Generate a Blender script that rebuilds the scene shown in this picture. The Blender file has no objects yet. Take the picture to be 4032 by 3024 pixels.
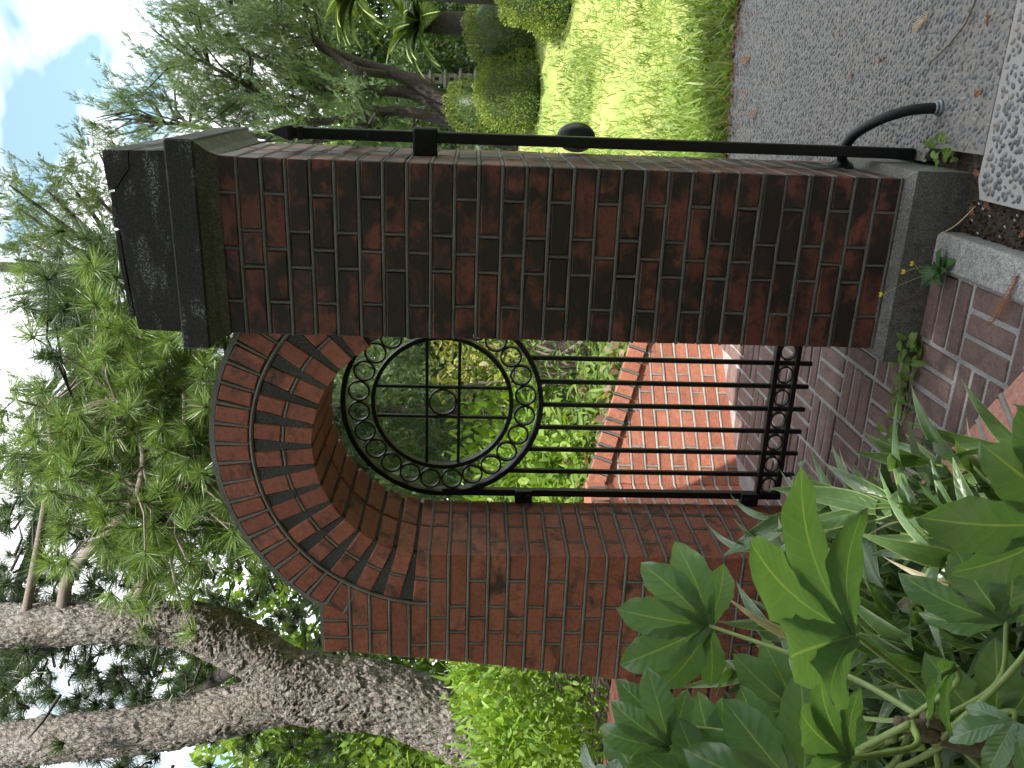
import bpy, math, random
import numpy as np
from mathutils import Vector, Matrix

random.seed(11)
rng = np.random.default_rng(11)
SC = bpy.context.scene
COL = SC.collection
R = math.radians

# ------------------------------------------------------------------ camera
cam_d = bpy.data.cameras.new("camera")
cam = bpy.data.objects.new("camera", cam_d)
COL.objects.link(cam)
yaw, pitch, roll = -0.3433, -0.0491, -0.0205
fw = Vector((math.sin(yaw) * math.cos(pitch), math.cos(yaw) * math.cos(pitch), math.sin(pitch)))
rt = Vector((math.cos(yaw), -math.sin(yaw), 0))
dn = fw.cross(rt)
rt2 = math.cos(roll) * rt + math.sin(roll) * dn
dn2 = -math.sin(roll) * rt + math.cos(roll) * dn
# the phone was held sideways: image right = world down, image up = world right
m = Matrix((dn2, rt2, -fw)).transposed().to_4x4()
m.translation = Vector((0.2483, -2.6611, 1.3290))
cam.matrix_world = m
cam_d.sensor_fit = 'HORIZONTAL'
cam_d.sensor_width = 36.0
cam_d.lens = 3364.67 / 4032 * 36.0
cam_d.clip_start = 0.05
cam_d.clip_end = 3000
SC.camera = cam

# ------------------------------------------------------------------ sky, sun, exposure
SUN_EL = R(60)
sun_h = Vector((0.62, -0.78, 0)).normalized()          # horizontal direction towards the sun
to_sun = Vector((sun_h.x * math.cos(SUN_EL), sun_h.y * math.cos(SUN_EL), math.sin(SUN_EL)))
world = bpy.data.worlds.new("World")
SC.world = world
world.use_nodes = True
nt = world.node_tree
nt.nodes.clear()
w_out = nt.nodes.new('ShaderNodeOutputWorld')
w_bg = nt.nodes.new('ShaderNodeBackground')
w_sky = nt.nodes.new('ShaderNodeTexSky')
w_sky.sky_type = 'NISHITA'
w_sky.sun_disc = False
w_sky.sun_elevation = SUN_EL
w_sky.sun_rotation = math.atan2(sun_h.x, sun_h.y)
w_sky.air_density = 1.0
w_sky.dust_density = 0.6
w_sky.ozone_density = 0.3
w_bg.inputs['Strength'].default_value = 0.135
w_tc = nt.nodes.new('ShaderNodeTexCoord')
w_map = nt.nodes.new('ShaderNodeMapping')
w_map.inputs['Location'].default_value = (1.3, 0.4, 0.2)
w_map.inputs['Scale'].default_value = (1.0, 1.0, 1.9)
w_noise = nt.nodes.new('ShaderNodeTexNoise')
w_noise.inputs['Scale'].default_value = 2.1
w_noise.inputs['Detail'].default_value = 5
w_noise.inputs['Roughness'].default_value = 0.55
w_noise.inputs['Distortion'].default_value = 0.4
w_ramp = nt.nodes.new('ShaderNodeValToRGB')
w_ramp.color_ramp.elements[0].position = 0.37
w_ramp.color_ramp.elements[1].position = 0.50
w_ramp.color_ramp.elements[0].color = (.10, .10, .10, 1)     # thin haze between the clouds
w_mix = nt.nodes.new('ShaderNodeMix')
w_mix.data_type = 'RGBA'
w_mix.inputs[7].default_value = (11.0, 11.1, 11.3, 1)      # sunlit cloud, before the strength
nt.links.new(w_tc.outputs['Generated'], w_map.inputs['Vector'])
nt.links.new(w_map.outputs['Vector'], w_noise.inputs['Vector'])
nt.links.new(w_noise.outputs['Fac'], w_ramp.inputs['Fac'])
nt.links.new(w_ramp.outputs['Color'], w_mix.inputs[0])
w_tint = nt.nodes.new('ShaderNodeMix')
w_tint.data_type = 'RGBA'
w_tint.blend_type = 'MULTIPLY'
w_tint.inputs[0].default_value = 1.0
w_tint.inputs[7].default_value = (.82, 1.12, 1.0, 1)
nt.links.new(w_sky.outputs['Color'], w_tint.inputs[6])
nt.links.new(w_tint.outputs[2], w_mix.inputs[6])
nt.links.new(w_mix.outputs[2], w_bg.inputs['Color'])
nt.links.new(w_bg.outputs['Background'], w_out.inputs['Surface'])

sun_d = bpy.data.lights.new("sun", 'SUN')
sun_d.energy = 5.0
sun_d.angle = R(0.53)
sun_d.color = (1.0, 0.95, 0.87)
sun = bpy.data.objects.new("sun", sun_d)
COL.objects.link(sun)
sun.location = (5, -6, 12)
sun.rotation_euler = to_sun.to_track_quat('Z', 'Y').to_euler()
SC.cycles.use_adaptive_sampling = True
SC.cycles.adaptive_threshold = 0.03
SC.cycles.max_bounces = 5
SC.cycles.diffuse_bounces = 3
SC.cycles.glossy_bounces = 2
SC.cycles.transmission_bounces = 4
SC.view_settings.view_transform = 'Standard'
SC.view_settings.look = 'None'
SC.view_settings.exposure = 0.95
SC.view_settings.gamma = 1.0
SC.view_settings.use_curve_mapping = False

# ------------------------------------------------------------------ materials
class NB:
    def __init__(s, name):
        s.m = bpy.data.materials.new(name)
        s.m.use_nodes = True
        s.t = s.m.node_tree
        s.p = s.t.nodes['Principled BSDF']
        s.out = s.t.nodes['Material Output']
    def n(s, typ, **kw):
        o = s.t.nodes.new('ShaderNode' + typ)
        for k, v in kw.items():
            if k.startswith('i_'):
                o.inputs[k[2:]].default_value = v
            else:
                setattr(o, k, v)
        return o
    def l(s, a, b):
        s.t.links.new(a, b)
    def obj_coord(s, jitter=True, world_space=False):
        if world_space:
            g = s.n('NewGeometry')
            return g.outputs['Position']
        tc = s.n('TexCoord')
        if not jitter:
            return tc.outputs['Object']
        oi = s.n('ObjectInfo')
        mul = s.n('Math', operation='MULTIPLY')
        mul.inputs[1].default_value = 37.0
        s.l(oi.outputs['Random'], mul.inputs[0])
        add = s.n('VectorMath', operation='ADD')
        s.l(tc.outputs['Object'], add.inputs[0])
        s.l(mul.outputs[0], add.inputs[1])
        return add.outputs[0]
    def noise(s, vec, scale, detail=5, rough=.6, dist=0.0):
        o = s.n('TexNoise')
        o.inputs['Scale'].default_value = scale
        o.inputs['Detail'].default_value = detail
        o.inputs['Roughness'].default_value = rough
        o.inputs['Distortion'].default_value = dist
        if vec is not None:
            s.l(vec, o.inputs['Vector'])
        return o.outputs['Fac']
    def ramp(s, fac, stops):
        o = s.n('ValToRGB')
        el = o.color_ramp.elements
        while len(el) < len(stops):
            el.new(.5)
        for e, (p, c) in zip(el, stops):
            e.position = p
            e.color = (c, c, c, 1) if not hasattr(c, '__len__') else (*c, 1)
        s.l(fac, o.inputs['Fac'])
        return o.outputs['Color']
    def mix(s, fac, a, b, blend='MIX'):
        o = s.n('Mix', data_type='RGBA', blend_type=blend)
        for i, v in ((0, fac), (6, a), (7, b)):
            if hasattr(v, 'is_linked') or hasattr(v, 'links'):
                s.l(v, o.inputs[i])
            elif i == 0:
                o.inputs[0].default_value = v
            else:
                o.inputs[i].default_value = (*v, 1)
        return o.outputs[2]
    def math(s, op, a, b=None, c=None):
        o = s.n('Math', operation=op)
        for i, v in enumerate((a, b, c)):
            if v is None:
                continue
            if hasattr(v, 'links'):
                s.l(v, o.inputs[i])
            else:
                o.inputs[i].default_value = v
        return o.outputs[0]
    def bump(s, h, strength=.5, dist=.01):
        o = s.n('Bump')
        o.inputs['Strength'].default_value = strength
        o.inputs['Distance'].default_value = dist
        s.l(h, o.inputs['Height'])
        s.l(o.outputs['Normal'], s.p.inputs['Normal'])
        return o
    def color(s, c):
        s.l(c, s.p.inputs['Base Color'])

def brick_mat(name, reds, dark, soot_lo, soot_hi, rough=.75, soot_world=0.0, pale=None):
    b = NB(name)
    v = b.obj_coord()
    oi = b.n('ObjectInfo')
    n1 = b.noise(v, 9, 6, .62, .6)
    n2 = b.noise(v, 70, 5, .7)
    base = b.ramp(oi.outputs['Random'], [(0.0, reds[0]), (.5, reds[1]), (1.0, reds[2])])
    mottled = b.mix(b.ramp(n1, [(.3, 0), (.75, .5)]), base, tuple(c * .62 for c in reds[1]))
    wn = b.noise(b.obj_coord(world_space=True), 4.2, 6, .6, .4)
    # soot: streaky patches, heavier on some bricks than others
    mp = b.n('Mapping')
    mp.inputs['Scale'].default_value = (9, 9, 15)
    b.l(v, mp.inputs['Vector'])
    n3 = b.noise(mp.outputs[0], 1.0, 7, .66, .5)
    wv = b.math('MULTIPLY', b.math('SUBTRACT', wn, .5), soot_world)
    amt = b.math('ADD', b.math('ADD', n3, b.math('MULTIPLY', b.math('SUBTRACT', oi.outputs['Random'], .5), .10)), wv)
    soot = b.ramp(amt, [(soot_lo, 0), (soot_hi, .95)])
    col = b.mix(soot, mottled, dark)
    if pale:
        n4 = b.noise(v, 22, 5, .7)
        col = b.mix(b.ramp(n4, [(.62, 0), (.8, .55)]), col, pale)
    spk = b.ramp(n2, [(.38, .75), (.62, 1.12)])
    col = b.mix(1.0, col, spk, 'MULTIPLY')
    b.color(col)
    b.p.inputs['Roughness'].default_value = rough
    hh = b.math('ADD', b.math('MULTIPLY', n2, .5), n1)
    b.bump(hh, .35, .004)
    return b.m

M = {}
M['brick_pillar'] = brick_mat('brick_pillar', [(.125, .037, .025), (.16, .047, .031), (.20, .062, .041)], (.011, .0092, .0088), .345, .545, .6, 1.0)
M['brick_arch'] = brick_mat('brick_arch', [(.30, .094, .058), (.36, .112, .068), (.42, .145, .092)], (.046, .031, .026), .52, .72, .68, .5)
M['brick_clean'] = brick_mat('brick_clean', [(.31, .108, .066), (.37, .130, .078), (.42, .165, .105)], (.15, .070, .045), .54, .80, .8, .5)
M['brick_floor'] = brick_mat('brick_floor', [(.125, .080, .070), (.155, .097, .084), (.185, .122, .105)], (.075, .052, .048), .42, .66, .8, .3, pale=(.24, .19, .16))
M['brick_coping'] = brick_mat('brick_coping', [(.44, .20, .15), (.50, .23, .17), (.54, .26, .20)], (.36, .17, .13), .55, .8, .8)

def mortar_mat(name, c0, c1, grain=260, bump=.8):
    b = NB(name)
    v = b.obj_coord(world_space=True)
    n = b.noise(v, grain, 3, .7)
    n2 = b.noise(v, 6, 5, .6)
    col = b.mix(b.ramp(n, [(.35, 0), (.65, 1)]), c0, c1)
    col = b.mix(b.ramp(n2, [(.35, 0), (.7, .6)]), col, tuple(x * .55 for x in c0))
    b.color(col)
    b.p.inputs['Roughness'].default_value = .95
    b.bump(n, bump, .004)
    return b.m

M['mortar'] = mortar_mat('mortar', (.085, .082, .074), (.18, .174, .158))
M['mortar_arch'] = mortar_mat('mortar_arch', (.14, .134, .12), (.29, .28, .25))
M['mortar_wedge'] = mortar_mat('mortar_wedge', (.030, .030, .030), (.125, .125, .122), 150, 1.0)
M['mortar_dark'] = mortar_mat('mortar_dark', (.07, .068, .064), (.17, .165, .15))
M['mortar_light'] = mortar_mat('mortar_light', (.26, .25, .225), (.42, .40, .36))
M['mortar_floor'] = mortar_mat('mortar_floor', (.20, .195, .19), (.40, .39, .38), 200)

def concrete_mat(name, c0, c1, lichen=0.0, dark=(.03, .03, .029), moss=None):
    b = NB(name)
    v = b.obj_coord(world_space=True)
    n = b.noise(v, 5, 7, .65)
    g = b.noise(v, 210, 3, .7)
    f = b.noise(v, 38, 6, .7)
    col = b.mix(b.ramp(n, [(.3, 0), (.7, 1)]), c0, c1)
    col = b.mix(b.ramp(f, [(.45, 0), (.7, .75)]), col, dark)
    if lichen:
        mp = b.n('Mapping')
        mp.inputs['Scale'].default_value = (7, 7, 22)
        b.l(v, mp.inputs['Vector'])
        ln = b.noise(mp.outputs[0], 1.0, 3, .5)
        fl = b.noise(v, 150, 4, .8)
        msk = b.math('MULTIPLY', b.ramp(ln, [(.52, 0), (.70, 1)]), b.ramp(fl, [(.50, 0), (.57, 1)]))
        col = b.mix(b.math('MULTIPLY', msk, lichen), col, (.42, .43, .41))
    if moss:
        col = b.mix(b.ramp(b.noise(v, 9, 5, .6), [(.4, 0), (.65, .6)]), col, moss)
    col = b.mix(1.0, col, b.ramp(g, [(.36, .5), (.52, .95), (.66, 1.6)]), 'MULTIPLY')
    b.color(col)
    b.p.inputs['Roughness'].default_value = .93
    b.bump(b.math('ADD', g, f), .6, .004)
    return b.m

M['cap'] = concrete_mat('cap_concrete', (.020, .0195, .019), (.038, .037, .036), .75)
M['soffit'] = concrete_mat('soffit_mortar', (.085, .083, .070), (.14, .135, .11), 0, (.04, .04, .035), (.07, .075, .045))
M['base'] = concrete_mat('base_concrete', (.085, .082, .075), (.16, .156, .145), 0, (.045, .043, .040))
M['kerb'] = concrete_mat('kerb_concrete', (.22, .215, .205), (.31, .30, .29), 0, (.14, .135, .13))
M['stone'] = concrete_mat('lantern_stone', (.20, .19, .165), (.30, .285, .25), .2, (.10, .10, .085))

def plain(name, col, rough=.8, metal=0.0, scale=60, var=.35, bump=.2, bd=.003):
    b = NB(name)
    v = b.obj_coord()
    n = b.noise(v, scale, 5, .65)
    c = b.mix(b.ramp(n, [(.3, 0), (.7, 1)]), tuple(x * (1 - var) for x in col), tuple(min(1, x * (1 + var)) for x in col))
    b.color(c)
    b.p.inputs['Roughness'].default_value = rough
    b.p.inputs['Metallic'].default_value = metal
    b.bump(n, bump, bd)
    return b.m

M['iron'] = plain('black_painted_iron', (.010, .011, .0125), .42, 0, 130, .3, .12)
def rust_iron(m_):
    b = NB.__new__(NB); b.m = m_; b.t = m_.node_tree; b.p = b.t.nodes['Principled BSDF']; b.out = b.t.nodes['Material Output']
    src = b.p.inputs['Base Color'].links[0].from_socket
    n = b.noise(b.obj_coord(world_space=True), 42, 6, .7)
    b.color(b.mix(b.ramp(n, [(.64, 0), (.74, .7)]), src, (.07, .035, .02)))
    b.l(b.ramp(b.noise(b.obj_coord(world_space=True), 18, 4, .6), [(.3, .32), (.7, .62)]), b.p.inputs['Roughness'])
rust_iron(M['iron'])
M['iron'].node_tree.nodes['Principled BSDF'].inputs['Specular IOR Level'].default_value = .3
M['soil'] = plain('soil', (.045, .032, .022), .95, 0, 45, .6, 1.0, .02)
M['dry'] = plain('dry_sprig', (.22, .095, .05), .9, 0, 80, .4)
M['dry_pale'] = plain('dry_straw', (.42, .33, .20), .9, 0, 80, .3)
M['twig'] = plain('twig_bark', (.16, .13, .11), .9, 0, 80, .3)
M['dark_bark'] = plain('dark_bark', (.036, .030, .027), .95, 0, 26, .5, .9, .02)
M['white_seed'] = plain('white_bit', (.6, .6, .57), .8)
M['yellow'] = plain('yellow_petal', (.7, .55, .03), .6)
M['teal'] = plain('teal_mesh', (.02, .20, .16), .6)
M['lead'] = plain('worn_collar', (.20, .22, .24), .5, .5, 90, .3)
M['opening_shade'] = plain('painted_opening_shade', (.012, .012, .011), .9)  # dark colour painted in for the shade inside the pagoda openings

def foliage(name, c0, c1, c2=None, trans=.35, rough=.45, spec=.35, tint=None):
    b = NB(name)
    g = b.n('NewGeometry')
    r = g.outputs['Random Per Island']
    stops = [(0, c0), (.7, c1), (1.0, c2 or c1)]
    col = b.ramp(r, stops)
    big = b.noise(b.obj_coord(world_space=True), 2.3, 3, .5)
    col = b.mix(1.0, col, b.ramp(big, [(.3, .72), (.7, 1.25)]), 'MULTIPLY')
    b.color(col)
    b.p.inputs['Roughness'].default_value = rough
    b.p.inputs['Specular IOR Level'].default_value = spec
    tr = b.n('BsdfTranslucent')
    tcol = b.mix(1.0, col, tint or (1.5, 1.45, .55), 'MULTIPLY')
    b.l(tcol, tr.inputs['Color'])
    ms = b.n('MixShader')
    ms.inputs[0].default_value = trans
    b.l(b.p.outputs[0], ms.inputs[1])
    b.l(tr.outputs[0], ms.inputs[2])
    b.l(ms.outputs[0], b.out.inputs['Surface'])
    return b.m

M['hinoki'] = foliage('cypress_scale_leaves', (.060, .10, .044), (.11, .165, .068), (.17, .22, .095), .32)
M['juniper'] = foliage('juniper_scale_leaves', (.062, .108, .055), (.115, .175, .088), (.17, .225, .11), .32)
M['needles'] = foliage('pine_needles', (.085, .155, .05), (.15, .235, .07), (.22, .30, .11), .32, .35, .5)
M['needles_dark'] = foliage('pine_needles_shaded', (.035, .068, .034), (.058, .10, .047), (.08, .13, .055), .25, .35, .5)  # darker copy of the needles, inner crown shade put into the colour
M['groundcover'] = foliage('groundcover_leaves', (.085, .16, .03), (.15, .24, .05), (.23, .30, .08), .45)
M['vine_red'] = foliage('vine_leaves_mixed', (.18, .12, .09), (.28, .20, .16), (.16, .20, .06), .4)
M['hedge_yellow'] = foliage('climber_leaves', (.15, .19, .04), (.26, .28, .08), (.32, .27, .12), .45)
M['weeds'] = foliage('weed_leaves', (.12, .21, .03), (.18, .30, .045), (.26, .37, .08), .45)
M['azalea'] = foliage('azalea_leaves', (.125, .185, .045), (.195, .26, .06), (.26, .31, .09), .38, .5, .3)
M['azalea_dark'] = foliage('azalea_leaves_olive', (.095, .135, .045), (.15, .19, .06), (.19, .22, .075), .35, .5, .3)
M['cycad'] = foliage('cycad_leaflets', (.045, .085, .022), (.085, .14, .03), (.16, .17, .04), .3, .35, .5)
M['grass'] = foliage('grass_blades', (.14, .22, .045), (.21, .30, .07), (.30, .35, .12), .45)
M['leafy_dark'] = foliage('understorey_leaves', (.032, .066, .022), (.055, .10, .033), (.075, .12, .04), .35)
M['dandelion'] = foliage('rosette_leaves', (.045, .10, .04), (.06, .13, .05), (.09, .17, .07), .3)
M['shade_leaf'] = foliage('broad_tree_leaves', (.035, .065, .018), (.05, .09, .025), (.07, .11, .03), .2)

def veined(name, c0, c1, vein, edge=None, trans=.3):
    """leaf with midrib and side veins from its own UV (u across -1..1, v along 0..1)"""
    b = NB(name)
    uv = b.n('UVMap')
    sp = b.n('SeparateXYZ')
    b.l(uv.outputs[0], sp.inputs[0])
    u = b.math('ABSOLUTE', b.math('SUBTRACT', b.math('MULTIPLY', sp.outputs[0], 2.0), 1.0))
    vv = sp.outputs[1]
    oi = b.n('ObjectInfo')
    nz = b.noise(b.obj_coord(), 14, 4, .6)
    col = b.mix(b.math('MULTIPLY_ADD', nz, .7, b.math('MULTIPLY', b.math('SUBTRACT', oi.outputs['Random'], .35), .5)), c0, c1)
    mid = b.ramp(u, [(.022, .85), (.06, 0)])
    side = b.math('SINE', b.math('MULTIPLY', b.math('SUBTRACT', vv, b.math('MULTIPLY', u, .16)), 62.0))
    sv = b.ramp(side, [(.93, 0), (.99, .16)])
    col = b.mix(sv, col, vein)
    blot = b.noise(b.obj_coord(), 55, 4, .65)
    col = b.mix(b.ramp(blot, [(.66, 0), (.74, .55)]), col, tuple(x * .55 + y for x, y in zip(c0, (.035, .02, 0))))
    col = b.mix(b.ramp(b.noise(b.obj_coord(), 5, 3, .5), [(.5, 0), (.75, .35)]), col, tuple(x * 1.5 for x in c1))
    col = b.mix(mid, col, vein)
    if edge:
        col = b.mix(b.ramp(u, [(.86, 0), (.94, .8)]), col, edge)
    b.color(col)
    b.p.inputs['Roughness'].default_value = .34
    b.p.inputs['Coat Weight'].default_value = .35
    b.p.inputs['Coat Roughness'].default_value = .22
    b.p.inputs['Specular IOR Level'].default_value = .7
    b.bump(b.math('ADD', b.math('MULTIPLY', side, .25), nz), .25, .004)
    tr = b.n('BsdfTranslucent')
    b.l(b.mix(1.0, col, (1.6, 1.7, .5), 'MULTIPLY'), tr.inputs['Color'])
    ms = b.n('MixShader')
    ms.inputs[0].default_value = trans
    b.l(b.p.outputs[0], ms.inputs[1])
    b.l(tr.outputs[0], ms.inputs[2])
    b.l(ms.outputs[0], b.out.inputs['Surface'])
    return b.m

M['fatsia'] = veined('fatsia_leaf', (.088, .165, .078), (.135, .23, .108), (.27, .36, .16), None, .38)
M['sasa'] = veined('bamboo_grass_leaf', (.075, .140, .052), (.120, .20, .080), (.15, .23, .10), (.34, .40, .20), .3)
M['sasa_dry'] = veined('withered_leaf', (.33, .27, .17), (.48, .42, .30), (.30, .22, .10), (.6, .55, .45), .3)
M['petiole'] = plain('petiole', (.20, .27, .075), .45, 0, 40, .2, .1)
M['fatsia_stem'] = plain('fatsia_stem', (.10, .075, .04), .8, 0, 50, .4, .6, .01)

def bark_mat():
    b = NB('pine_bark')
    v = b.obj_coord(world_space=True)
    mp = b.n('Mapping')
    mp.inputs['Scale'].default_value = (1, 1, .38)
    b.l(v, mp.inputs['Vector'])
    vo = b.n('TexVoronoi', feature='DISTANCE_TO_EDGE')
    vo.inputs['Scale'].default_value = 30
    wv = b.n('VectorMath', operation='ADD')
    wn = b.n('TexNoise'); wn.inputs['Scale'].default_value = 14; wn.inputs['Detail'].default_value = 4
    b.l(mp.outputs[0], wn.inputs['Vector'])
    sc_ = b.n('VectorMath', operation='SCALE'); sc_.inputs['Scale'].default_value = .07
    b.l(wn.outputs['Color'], sc_.inputs[0])
    b.l(mp.outputs[0], wv.inputs[0]); b.l(sc_.outputs[0], wv.inputs[1])
    b.l(wv.outputs[0], vo.inputs['Vector'])
    n = b.noise(v, 30, 6, .7)
    n2 = b.noise(v, 3, 3, .5)
    col = b.mix(b.ramp(n, [(.3, 0), (.7, 1)]), (.125, .110, .10), (.34, .308, .28))
    col = b.mix(b.ramp(n2, [(.45, 0), (.7, .5)]), col, (.12, .10, .065))
    col = b.mix(b.ramp(vo.outputs['Distance'], [(.0, .8), (.09, 0)]), col, (.045, .038, .034))
    b.color(col)
    b.p.inputs['Roughness'].default_value = .95
    h = b.math('ADD', b.math('MULTIPLY', b.ramp(vo.outputs['Distance'], [(0, 0), (.2, 1)]), .35), b.math('MULTIPLY', n, 1.0))
    b.bump(h, 1.0, .02)
    return b.m
M['bark'] = bark_mat()

def pebble_mats():
    b = NB('pebble')
    g = b.n('NewGeometry')
    oi = b.n('ObjectInfo')
    r = b.math('FRACT', b.math('ADD', g.outputs['Random Per Island'], oi.outputs['Random']))
    col = b.ramp(r, [(0, (.055, .057, .062)), (.4, (.092, .094, .099)), (.7, (.135, .132, .13)), (.9, (.18, .167, .147)), (1, (.105, .118, .14))])
    n = b.noise(b.obj_coord(world_space=True), 90, 4, .6)
    col = b.mix(1.0, col, b.ramp(n, [(.3, .75), (.7, 1.2)]), 'MULTIPLY')
    b.color(col)
    b.p.inputs['Roughness'].default_value = .55
    M['pebble'] = b.m
    for nm, ca, cb in (('aggregate', (.13, .124, .117), (.215, .206, .194)), ('aggregate_light', (.22, .216, .208), (.33, .322, .31))):
        b = NB(nm)
        v = b.obj_coord(world_space=True)
        vo = b.n('TexVoronoi')
        vo.inputs['Scale'].default_value = 55
        b.l(v, vo.inputs['Vector'])
        n = b.noise(v, 3.0, 5, .6)
        cem = b.mix(b.ramp(b.noise(v, 240, 3, .7), [(.3, 0), (.7, 1)]), ca, cb)
        cem = b.mix(b.ramp(n, [(.45, 0), (.72, .55)]), cem, (.20, .17, .14))
        b.color(cem)
        b.p.inputs['Roughness'].default_value = .92
        b.bump(b.noise(v, 200, 3, .7), .5, .004)
        M[nm] = b.m
pebble_mats()

def ground_mat():
    b = NB('garden_ground')
    v = b.obj_coord(world_space=True)
    n = b.noise(v, 1.2, 5, .6)
    f = b.noise(v, 25, 5, .7)
    col = b.mix(b.ramp(n, [(.35, 0), (.65, 1)]), (.19, .27, .055), (.36, .38, .12))
    col = b.mix(b.ramp(f, [(.45, 0), (.8, .45)]), col, (.15, .13, .05))
    b.color(col)
    b.p.inputs['Roughness'].default_value = .95
    b.bump(f, .9, .03)
    return b.m
M['ground'] = ground_mat()

# ------------------------------------------------------------------ object helpers
WM = {}
def link(o, parent=None):
    COL.objects.link(o)
    WM[o.name] = o.matrix_basis.copy()
    if parent is not None:
        o.parent = parent
        o.matrix_parent_inverse = WM[parent.name].inverted()
    return o

def thing(name, label, cat, loc=(0, 0, 0), group=None):
    o = bpy.data.objects.new(name, None)
    o.empty_display_size = .1
    o.location = loc
    link(o)
    o['label'] = label
    o['category'] = cat
    if group:
        o['group'] = group
    return o

def tag(o, label, cat, group=None):
    o['label'] = label
    o['category'] = cat
    if group:
        o['group'] = group
    return o

def fast_mesh(name, V, F, mat=None, smooth=False, uv=None):
    """V (n,3); F (m,k) faces of equal size, or a list of arrays"""
    me = bpy.data.meshes.new(name)
    V = np.asarray(V, dtype=np.float32)
    Fs = F if isinstance(F, list) and isinstance(F[0], np.ndarray) else [np.asarray(F)]
    Fs = [np.asarray(f, dtype=np.int32) for f in Fs if len(f)]
    me.vertices.add(len(V))
    me.vertices.foreach_set('co', V.ravel())
    tot = np.concatenate([np.full(len(f), f.shape[1]) for f in Fs])
    loops = np.concatenate([f.ravel() for f in Fs]).astype(np.int32)
    start = np.concatenate([[0], np.cumsum(tot)[:-1]]).astype(np.int32)
    me.loops.add(len(loops))
    me.loops.foreach_set('vertex_index', loops)
    me.polygons.add(len(tot))
    me.polygons.foreach_set('loop_start', start)
    me.polygons.foreach_set('loop_total', tot.astype(np.int32))
    if smooth:
        me.polygons.foreach_set('use_smooth', np.ones(len(tot), dtype=bool))
    if uv is not None:
        l = me.uv_layers.new(name='UVMap')
        l.data.foreach_set('uv', np.asarray(uv, dtype=np.float32)[loops].ravel())
    me.update(calc_edges=True)
    me.validate()
    if mat is not None:
        me.materials.append(mat)
    return me

def pydata(name, V, F, mat=None, smooth=False):
    me = bpy.data.meshes.new(name)
    me.from_pydata([tuple(v) for v in V], [], [tuple(f) for f in F])
    if smooth:
        for p in me.polygons:
            p.use_smooth = True
    me.update()
    if mat is not None:
        me.materials.append(mat)
    return me

def obj(name, me, parent=None, loc=(0, 0, 0), rot=None, scale=None, mat=None):
    o = bpy.data.objects.new(name, me)
    o.location = loc
    if rot is not None:
        if isinstance(rot, Matrix):
            o.rotation_euler = rot.to_euler()
        else:
            o.rotation_euler = rot
    if scale is not None:
        o.scale = scale if hasattr(scale, '__len__') else (scale,) * 3
    return link(o, parent)

def chamfer_arr(a, b, c, k):
    """box of full size a,b,c with every edge chamfered by k: 24 verts, 26 faces"""
    h = (a / 2, b / 2, c / 2)
    V, ix = [], {}
    for sx in (-1, 1):
        for sy in (-1, 1):
            for sz in (-1, 1):
                s = (sx, sy, sz)
                for ax in range(3):
                    ix[(s, ax)] = len(V)
                    V.append(tuple(s[i] * (h[i] if i == ax else h[i] - k) for i in range(3)))
    F = []
    for ax in range(3):
        o1, o2 = [i for i in range(3) if i != ax]
        for s in (-1, 1):
            q = []
            for (p, r) in ((-1, -1), (1, -1), (1, 1), (-1, 1)):
                t = [0, 0, 0]; t[ax] = s; t[o1] = p; t[o2] = r
                q.append(ix[(tuple(t), ax)])
            F.append(q)
        for p in (-1, 1):
            for r in (-1, 1):
                t0 = [0, 0, 0]; t0[o1] = p; t0[o2] = r
                ta = list(t0); ta[ax] = -1
                tb = list(t0); tb[ax] = 1
                F.append([ix[(tuple(ta), o1)], ix[(tuple(tb), o1)], ix[(tuple(tb), o2)], ix[(tuple(ta), o2)]])
    for sx in (-1, 1):
        for sy in (-1, 1):
            for sz in (-1, 1):
                F.append([ix[((sx, sy, sz), i)] for i in range(3)])
    V = [Vector(v) for v in V]
    out = []
    for f in F:
        n = (V[f[1]] - V[f[0]]).cross(V[f[2]] - V[f[0]])
        cc = sum((V[i] for i in f), Vector()) / len(f)
        out.append(f if n.dot(cc) > 0 else f[::-1])
    return V, out

BOXC = {}
def box_mesh(name, a, b, c, mat, k=.003):
    worn = name in ('brick', 'coping_brick')
    key = (round(a, 3), round(b, 3), round(c, 3), mat.name, k, random.randrange(5) if worn else 0)
    if key not in BOXC:
        if worn:                                  # uneven arrises
            V, F = chamfer_arr(a, b, c, k * random.uniform(.8, 1.7))
            V = [v + Vector([random.gauss(0, .0009) for _ in range(3)]) for v in V]
        else:
            V, F = chamfer_arr(a, b, c, k)
        BOXC[key] = pydata(name, V, F, mat)
    return BOXC[key]

def box(name, x0, x1, y0, y1, z0, z1, mat, parent=None, k=.003, jit=0.0):
    me = box_mesh(name, x1 - x0, y1 - y0, z1 - z0, mat, k)
    l = ((x0 + x1) / 2 + random.uniform(-jit, jit) * .5, (y0 + y1) / 2 + random.uniform(-jit, jit), (z0 + z1) / 2 + random.uniform(-jit, jit) * .3)
    r = tuple(random.uniform(-jit, jit) * 2.5 for _ in range(3)) if jit else None
    return obj(name, me, parent, l, r)

def mapped_box(name, a, b, c, k, fn, mat, parent):
    V, F = chamfer_arr(a, b, c, k)
    return obj(name, pydata(name, [fn(v) for v in V], F, mat), parent)

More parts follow.
